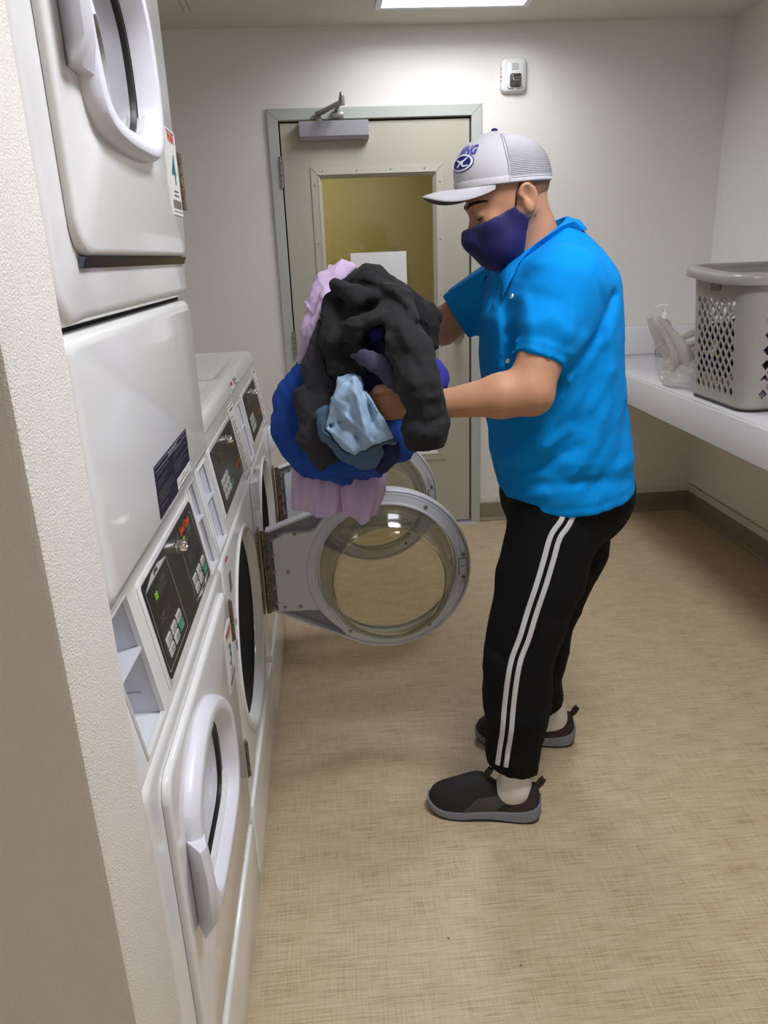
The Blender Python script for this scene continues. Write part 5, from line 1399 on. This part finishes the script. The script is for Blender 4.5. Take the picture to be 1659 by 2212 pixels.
garment('vest', 'dark navy vest in the shaded middle of the laundry around the hand', 'c_navy', (.18, -2.45, 1.00), (.50, -2.16, 1.32),
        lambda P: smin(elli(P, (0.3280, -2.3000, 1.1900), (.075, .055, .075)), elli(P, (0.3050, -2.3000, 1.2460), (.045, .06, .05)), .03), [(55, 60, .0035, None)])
garment('sock', 'small violet blue sock showing in the opening of the black sweatshirt', 'c_violet', (.27, -2.43, 1.18), (.38, -2.30, 1.30),
        lambda P: elli(P, (0.3200, -2.3450, 1.2910), (.021, .020, .018)), [(63, 110, .0022, None)], h=.0035)
garment('trousers', 'dark navy trouser hem sticking out below the pale blue shirt at its right', 'c_navy', (.25, -2.47, .86), (.42, -2.28, 1.06),
        lambda P: chain(P, [(0.3480, -2.3850, 1.0680), (0.3390, -2.3850, 1.0330), (0.3260, -2.3850, 1.0100)], [.020, .020, .016], .01, (YN, .7)), [(57, 70, .0018, None)], h=.004)
def f_royal(P):
    d = chain(P, [(0.1600, -2.2200, 1.1860), (0.1350, -2.2200, 1.1290), (0.1300, -2.2200, 1.0630), (0.1650, -2.2350, 1.0040), (0.2360, -2.2500, 0.9870), (0.3070, -2.2600, 1.0020), (0.3720, -2.2700, 1.0260)], [.028, .036, .040, .040, .040, .044, .030], .03, (YN, .7))
    d = smin(d, chain(P, [(0.3630, -2.2700, 1.0890), (0.3740, -2.2750, 1.0410), (0.3800, -2.2750, 1.0180)], [.028, .026, .020], .02, (YN, .6)), .015)
    return smin(d, elli(P, (0.2360, -2.2150, 1.0680), (.10, .05, .09)), .03)
garment('t_shirt', 'royal blue t-shirt bulging at the left and bottom of the laundry bundle', 'c_royal', (.02, -2.42, .84), (.45, -2.10, 1.25), f_royal, [(71, 26, .0036, [(1, 0, .3), (.5, 0, -1)]), (72, 70, .0018, [(.2, 0, 1)])])
def f_violet(P):
    d = elli(P, (0.4500, -2.2300, 1.1570), (.042, .05, .058)); d = smin(d, elli(P, (0.4640, -2.2300, 1.1800), (.028, .03, .024)), .02)
    return smin(d, chain(P, [(0.4230, -2.2300, 1.1590), (0.3710, -2.2000, 1.1350)], [.04, .04]), .03)
garment('blouse', 'violet blue blouse crumpled at the right of the laundry behind the black sleeve', 'c_violet', (.28, -2.32, 1.03), (.54, -2.12, 1.28), f_violet, [(81, 60, .0040, [(1, 0, .5), (-.4, 0, 1)])])
def f_lilac(P):
    d = chain(P, [(0.2610, -2.2000, 1.4070), (0.2360, -2.2100, 1.3790), (0.2130, -2.2200, 1.3420), (0.1880, -2.2200, 1.2830), (0.1730, -2.2200, 1.2220), (0.1610, -2.2200, 1.1910)], [.026, .030, .026, .020, .014, .008], .02, (YN, .6))
    d = smin(d, chain(P, [(0.2280, -2.2500, 1.3530), (0.2050, -2.2600, 1.2860), (0.1820, -2.2550, 1.2160)], [.020, .016, .010], .02, (YN, .6)), .010)
    d = smin(d, chain(P, [(0.2380, -2.1900, 1.4230), (0.2850, -2.2000, 1.4080), (0.2900, -2.2000, 1.3960)], [.010, .018, .014], .01, (YN, .4)), .006)
    return smin(d, chain(P, [(0.2320, -2.1900, 1.4120), (0.2220, -2.1800, 1.4020)], [.007, .003], .01, (YN, .5)), .004)
garment('pillowcase', 'lilac pillowcase sticking up at the top left of the laundry', 'c_lilac', (.08, -2.32, 1.12), (.34, -2.12, 1.44), f_lilac, [(91, 60, .0026, [(1, 0, .3), (1, 0, -.2)])], h=.0035)
# lilac sheet hanging out below
def hang(name, label, m, rows, amp, freq, seed):
    """rows = (left, right, bulge) along the drop; a wavy sheet with thickness"""
    n, rs = 60, np.random.RandomState(seed); ph = rs.uniform(0, 6, 4)
    loopsA, loopsB = [], []
    R_ = len(rows)
    for i in range((R_-1)*6+1):
        t = i/6; k = min(int(t), R_-2); f = t-k
        L = V3(*rows[k][0])*(1-f)+V3(*rows[k+1][0])*f; Rr = V3(*rows[k][1])*(1-f)+V3(*rows[k+1][1])*f
        v = i/((R_-1)*6); a, b = [], []
        for j in range(n+1):
            u = j/n; p = L+(Rr-L)*u
            wv = amp*(.35+.65*v)*(math.sin(freq*u*6.28+ph[0]+1.1*v)+.5*math.sin(freq*1.9*u*6.28+ph[1]-1.6*v)+.25*math.sin(freq*3.7*u*6.28+ph[2]))
            drop = -.004*v*math.sin(u*9+ph[3])-(.004*v*math.sin(u*3.1))
            q = p+V3(0, -.034*v*math.sin(math.pi*u)+wv, drop); a.append(tuple(q)); b.append(tuple(q+V3(.0, .0028, 0)))
        loopsA.append(a); loopsB.append(b)
    rows_ = loopsA+loopsB[::-1]
    mb = MB().loft(rows_+[rows_[0]], closed=False)
    o = mb.build(name, m, None, angle=60); tag(o, label, 'clothes', 'armful of laundry'); return o
hang('sheet', 'lilac sheet hanging below the laundry with its hem over the glass door, left half', 'c_lilac',
     [((0.1240, -2.1650, 0.9880), (0.2650, -2.1650, 0.9630)), ((0.1170, -2.1700, 0.9490), (0.2540, -2.1750, 0.9250)), ((0.1130, -2.1800, 0.9050), (0.2470, -2.1850, 0.8800)), ((0.1090, -2.1800, 0.8610), (0.2380, -2.1900, 0.8430))], .010, 1.4, 3)
hang('towel', 'lilac towel hanging below the laundry beside the sheet, right half', 'c_lilac',
     [((0.2300, -2.1850, 0.9870), (0.3450, -2.1750, 0.9780)), ((0.2310, -2.1950, 0.9380), (0.3490, -2.1800, 0.9380)), ((0.2340, -2.2150, 0.8910), (0.3450, -2.1900, 0.8940)), ((0.2370, -2.2250, 0.8450), (0.3210, -2.2000, 0.8360))], .012, 1.1, 8)

# ------------------------------------------------------------------ laundry basket on the counter
bk = empty('laundry_basket', (1.76, -1.36, .893)); tag(bk, 'taupe plastic laundry basket with diamond holes on the counter', 'laundry basket')
BH = .452
def brect(t):                              # plan of the basket at height t (0..1): x0, x1, y0, y1, corner
    e = .038*t; return (1.600-e, 1.985+e*.6, -1.545-e*.6, -1.172+e*.5, .050+.02*t)
NSEG = 16
def perim(t, s):
    """point at fraction s of the way round, starting mid far side, running along the left side towards the viewer"""
    x0, x1, y0, y1, r = brect(t)
    segs = [('l', (x0+(x1-x0)*.5, y1), (x0+r, y1)), ('c', (x0+r, y1-r), 90), ('l', (x0, y1-r), (x0, y0+r)), ('c', (x0+r, y0+r), 180), ('l', (x0+r, y0), (x1-r, y0)), ('c', (x1-r, y0+r), 270), ('l', (x1, y0+r), (x1, y1-r)), ('c', (x1-r, y1-r), 0), ('l', (x1-r, y1), (x0+(x1-x0)*.5, y1))]
    return segs, r
def bpt(kind, a, z):
    """kind: index of the segment, a in 0..1 along it, z height above the base"""
    t = z/BH; segs, r = perim(t, 0); sg = segs[kind]
    if sg[0] == 'l':
        p, q = sg[1], sg[2]; return Vector((p[0]+(q[0]-p[0])*a-1.76, p[1]+(q[1]-p[1])*a+1.36, z))
    c, a0 = sg[1], sg[2]; w_ = math.radians(a0+90*a); return Vector((c[0]+r*math.cos(w_)-1.76, c[1]+r*math.sin(w_)+1.36, z))
Z0, Z1 = .036, .380
mb = MB()
def panel(kind, n, holes, za=Z0, zb=Z1, rows=6):
    """diamond lattice: n columns of rhombi; the half cells at the borders stay solid"""
    nz = rows*2; nx = n*2
    P = lambda i, j: bpt(kind, min(1, max(0, i/nx)), za+(zb-za)*j/nz)
    for i in range(0, nx+1):
        for j in range(0, nz+1):
            if (i+j) % 2: continue
            N_, E_, S_, W_ = (i, j+1), (i+1, j), (i, j-1), (i-1, j)
            inside = [q for q in (N_, E_, S_, W_) if 0 <= q[0] <= nx and 0 <= q[1] <= nz]
            if len(inside) == 4 and holes:
                c = P(i, j); out = [P(*q) for q in (N_, E_, S_, W_)]; o8 = []; i8 = []
                for k in range(4):
                    p, q = out[k], out[(k+1) % 4]; o8 += [p, (p+q)/2]
                for k, p in enumerate(o8): i8.append(c+(p-c)*(.72 if k % 2 == 0 else .70))
                o = len(mb.v); mb.v += o8+i8
                for k in range(8): mb.f.append([o+k, o+(k+1) % 8, o+8+(k+1) % 8, o+8+k])
            elif len(inside) == 4: mb.add([P(*q) for q in (N_, E_, S_, W_)], [(0, 1, 2, 3)])
            else:
                pl = []
                for q in (N_, E_, S_, W_):
                    if q in inside: pl.append(P(*q))
                    elif False: pass
                pl2 = [P(i, j)]+pl
                # half or quarter cell at the border
                if len(inside) == 3:
                    order = [q for q in (N_, E_, S_, W_)]; k = [q not in inside for q in order].index(True)
                    seq = [order[(k+1) % 4], order[(k+2) % 4], order[(k+3) % 4]]; mb.add([P(i, j)]+[P(*q) for q in seq], [(0, 1, 2), (0, 2, 3)])
                elif len(inside) == 2: mb.add([P(i, j)]+[P(*q) for q in inside], [(0, 1, 2)])
def solid(kind, n, za, zb, m=3):
    for i in range(n):
        for j in range(m):
            z = lambda k: za+(zb-za)*k/m
            q = [bpt(kind, i/n, z(j)), bpt(kind, (i+1)/n, z(j)), bpt(kind, (i+1)/n, z(j+1)), bpt(kind, i/n, z(j+1))]
            for p in q:
                if za > .3: p.z += .022*min(1, max(0, (p.y+.10)/.26))**1.3*(p.z-Z1)/(BH-Z1)
            mb.add(q, [(0, 1, 2, 3)])
for kind, n, ho in ((0, 3, 1), (2, 7, 1), (4, 7, 1), (6, 7, 1), (8, 3, 1)):
    panel(kind, n, ho, rows=7 if kind in (2, 6) else 7)
for kind in (1, 3, 5, 7): solid(kind, 8, Z0, Z1, 14)
for kind in range(9):
    n = {0: 6, 2: 14, 4: 14, 6: 14, 8: 6}.get(kind, 8)
    solid(kind, n, Z1, BH-.012, 4); solid(kind, n, .006, Z0, 2)
bot = [bpt(k, i/8, .006) for k in range(9) for i in range(8)]
mb.add(bot, [list(range(len(bot)))])
shell_ = mb.build('basket_body', 'basket', bk, angle=50)
bm = bmesh.new(); bm.from_mesh(shell_.data); bmesh.ops.remove_doubles(bm, verts=bm.verts[:], dist=.0004); bmesh.ops.recalc_face_normals(bm, faces=bm.faces[:]); bm.to_mesh(shell_.data); bm.free()
sm = shell_.modifiers.new('thickness', 'SOLIDIFY'); sm.thickness = .0032; sm.offset = -1
lift = lambda k, a, z: Vector((0, 0, .022*min(1, max(0, (bpt(k, a, z).y+.10)/.26))**1.3 if z > .3 else 0))
ringv = lambda z, e: [bpt(k, i/8, z)+lift(k, i/8, z)+Vector(((bpt(k, i/8, z).x-.03)*0, 0, 0))+(Vector((bpt(k, i/8, z).x-.031, bpt(k, i/8, z).y+.0, 0)).normalized()*e) for k in range(9) for i in range(8)]
MB().loft([ringv(BH-.016, -.003), ringv(BH-.018, .006), ringv(BH-.022, .026), ringv(BH-.034, .030), ringv(BH-.036, .033), ringv(BH-.033, .0345), ringv(BH-.014, .0335), ringv(BH-.005, .029), ringv(BH-.001, .020), ringv(BH+.003, .003), ringv(BH+.001, -.003), ringv(BH-.004, -.006), ringv(BH-.016, -.003)]).build('rim', 'basket', bk, angle=50)
rv = lambda z, e: ringv(z, e)
MB().loft([rv(.007, -.004), rv(.007, .003), rv(.001, .002), rv(.001, -.004)], True, True).build('base_band', 'rubberblack', bk, angle=40)
hp_ = MB()
for i in range(6):
    a0_, a1_ = .36+.26*i/6, .36+.26*(i+1)/6
    for j in range(3):
        z0_, z1_ = .392+.034*j/3, .392+.034*(j+1)/3; off = Vector((-.0022, 0, 0))
        hp_.add([bpt(2, a0_, z0_)+off, bpt(2, a1_, z0_)+off, bpt(2, a1_, z1_)+off, bpt(2, a0_, z1_)+off], [(0, 1, 2, 3)])
hp_.build('handle_tab', 'basketdark', bk, fix=False)
# what lies in the basket
def heap(name, label, m, c, r, seed, extra=(), am=.010, fr=34):
    g = Grid((c[0]-r[0]-.02, c[1]-r[1]-.02, max(.9022, c[2]-r[2]-.02)-.006), (c[0]+r[0]+.02, c[1]+r[1]+.02, c[2]+r[2]+.02), .006); P = g.P()
    q = ((np.abs(P[0]-c[0])/r[0])**3.2+(np.abs(P[1]-c[1])/r[1])**3.2+(np.abs(P[2]-c[2])/r[2])**2.2)
    d = (q**(1/2.8)-1)*min(r)*.9-am*folds(P, seed, fr, [(.4, .6, .8), (.8, -.4, .5)])
    d = np.maximum(d, .9022-P[2])
    qx, qy = np.abs(P[0]-1.7925)-(.1925-.007-.05), np.abs(P[1]+1.3585)-(.1865-.007-.05)
    d = np.maximum(d, np.sqrt(np.maximum(qx, 0)**2+np.maximum(qy, 0)**2)+np.minimum(np.maximum(qx, qy), 0)-.05+0*P[2])
    for f in HEAP: d = np.maximum(d, -(f(P)-.002))
    HEAP.append(lambda P, c=c, r=r, seed=seed, am=am, fr=fr: ((((np.abs(P[0]-c[0])/r[0])**3.2+(np.abs(P[1]-c[1])/r[1])**3.2+(np.abs(P[2]-c[2])/r[2])**2.2)**(1/2.8)-1)*min(r)*.9-am*folds(P, seed, fr, [(.4, .6, .8), (.8, -.4, .5)])))
    o = field_mesh(name, d, g, m, None, 1); tag(o, label, 'clothes', 'clothes in the basket'); return o
HEAP = []
heap('garment', 'grey garment at the bottom of the laundry basket, nearest the viewer', 'c_greycl', (1.79, -1.47, .925), (.20, .08, .035), 3)
heap('garment', 'pale pink garment low in the basket above the grey one', 'c_pink', (1.79, -1.45, .972), (.20, .10, .030), 4)
heap('garment', 'cream garment at the bottom left of the laundry basket, farther back', 'c_cream', (1.78, -1.27, .945), (.20, .13, .050), 5)
heap('garment', 'black garment in the middle of the laundry basket', 'c_black', (1.785, -1.43, 1.050), (.20, .12, .055), 6)
heap('garment', 'bright blue garment deep in the back of the laundry basket', 'c_royal', (1.78, -1.25, 1.020), (.20, .11, .035), 8)
heap('garment', 'navy garment on top of the clothes in the laundry basket', 'c_navy', (1.79, -1.36, 1.125), (.20, .20, .045), 7)

# ------------------------------------------------------------------ pump bottle and carrier bag
pb = empty('pump_bottle', (1.938, -.15, .893)); tag(pb, 'clear pump bottle with a white pump behind the carrier bag', 'bottle')
th = angles(40)
Bq = lambda k, z, r: [(a, b, z) for a, b in rrpts(-.034*k, .034*k, -.026*k, .026*k, r, th)]
MB().loft([Bq(.86, .001, .01), Bq(.98, .004, .016), Bq(1, .012, .018), Bq(1, .150, .018), Bq(.96, .163, .018), Bq(.75, .178, .017), Bq(.42, .187, .012), Bq(.36, .192, .010), Bq(.36, .20, .01)], True, True).build('bottle', 'clear', pb, angle=50)
MB().loft([Bq(.95, .006, .016), Bq(.95, .050, .016)], True, True).build('liquid', 'clear', pb, angle=50)
mb = MB().lathe([(.0165, .192), (.0165, .207), (.0150, .212), (.009, .214), (.0075, .226), (.0045, .227), (.0045, .246), (.0075, .247), (.0080, .255), (.006, .258)], (0, 0, 0), 'z', 28, True, True)
mb.tube([(.012, .0, .2555), (-.010, 0, .2575), (-.030, 0, .2575), (-.042, 0, .2525), (-.044, 0, .248)], [.0062, .0065, .0055, .0045, .004], 10)
mb.build('pump', 'pumpwhite', pb); MB().tube([(0, 0, .19), (.004, 0, .02)], .003, 8).build('dip_tube', 'pumpwhite', pb)

bg = empty('carrier_bag', (1.69, -1.00, .8935)); tag(bg, 'crumpled thin grey plastic carrier bag left of the basket', 'bag')
_rk = np.random.RandomState(12); _K = [(_rk.normal(size=3), _rk.uniform(0, 6)) for _ in range(7)]
def crink(p, s, a):
    """creased film: ridged waves crossing at odd angles"""
    o = 0
    for i, (k, ph) in enumerate(_K):
        q = k/np.linalg.norm(k)*(38+17*i); o += (1-2*abs(math.sin(q[0]*p.x+q[1]*p.y+q[2]*p.z+ph+.8*math.sin(30*p.z+i))))/(1+.35*i)
    return a*o*.55
def bagsec(k, n=120):
    z, x0, x1, y0, y1, cr_ = k; L = []
    for i in range(n):
        t = 2*math.pi*i/n; c, s = math.cos(t), math.sin(t)
        p = Vector((x0+(x1-x0)*(.5+.5*math.copysign(abs(c)**.8, c)), y0+(y1-y0)*(.5+.5*math.copysign(abs(s)**.8, s)), z)); d = crink(p, 1, cr_)
        L.append(p+Vector((c*d, s*d, .35*d)))
    return L
S_ = [(.001, -.075, .10, -.05, .07, .0006), (.006, -.105, .13, -.068, .09, .003), (.03, -.122, .15, -.078, .10, .009), (.07, -.118, .16, -.080, .10, .011), (.11, -.124, .16, -.075, .09, .011), (.15, -.132, .15, -.065, .08, .010), (.175, -.138, .14, -.055, .07, .008)]
DEN = []
for a, b in zip(S_[:-1], S_[1:]):
    for f in [q/9 for q in range(9)]: DEN.append(tuple(a[i]*(1-f)+b[i]*f for i in range(6)))
DEN.append(S_[-1])
MB().loft([bagsec(k) for k in DEN], True, False).build('bag_body', 'bag', bg, angle=24)
def strap(pts, widths, name):
    loops = []
    for i, (p, w_) in enumerate(zip(pts, widths)):
        p = Vector(p); t = (Vector(pts[min(i+1, len(pts)-1)])-Vector(pts[max(i-1, 0)])).normalized(); n = t.cross(Vector((0, 1, .1))).normalized()
        loops.append([p+n*w_*c+Vector((0, .012*math.sin(c*5+i*.9)+.006*math.sin(c*11+i), 0)) for c in [q/8 for q in range(-8, 9)]])
    o = MB().loft(loops, closed=False).build(name, 'bag', bg, angle=80, fix=False)
    m_ = o.modifiers.new('thickness', 'SOLIDIFY'); m_.thickness = .0008; return o
strap([(-.07, -.070, .10), (-.100, -.068, .16), (-.130, -.060, .205), (-.160, -.05, .245), (-.183, -.035, .275), (-.190, -.01, .282)], [.055, .040, .028, .019, .014, .013], 'bag_handle')
strap([(-.190, -.01, .282), (-.186, .008, .272), (-.168, .03, .240), (-.142, .045, .205), (-.115, .055, .16)], [.013, .013, .018, .026, .034], 'bag_handle')
strap([(.16, -.06, .14), (.10, -.06, .19), (.03, -.052, .20), (-.03, -.05, .178), (-.075, -.055, .165)], [.03, .03, .022, .016, .012], 'bag_handle')
strap([(.16, .06, .15), (.10, .06, .20), (.03, .055, .215), (-.03, .05, .19), (-.075, .055, .165)], [.03, .03, .022, .016, .012], 'bag_handle')

# lint specks on the floor
for p, l in (((0.4120, -2.6930, 0.0000), 'tiny dark lint speck on the floor in front of the dryer, farther one'), ((0.5550, -2.7760, 0.0000), 'tiny dark lint speck on the floor in front of the dryer, nearer one')):
    o = MB().tube([Vector(p)+Vector((-.0012, 0, .0012)), Vector(p)+Vector((.0004, .001, .0014)), Vector(p)+Vector((.0014, -.0006, .0012))], .0011, 6).build('lint_speck', 'inkblack'); tag(o, l, 'lint')
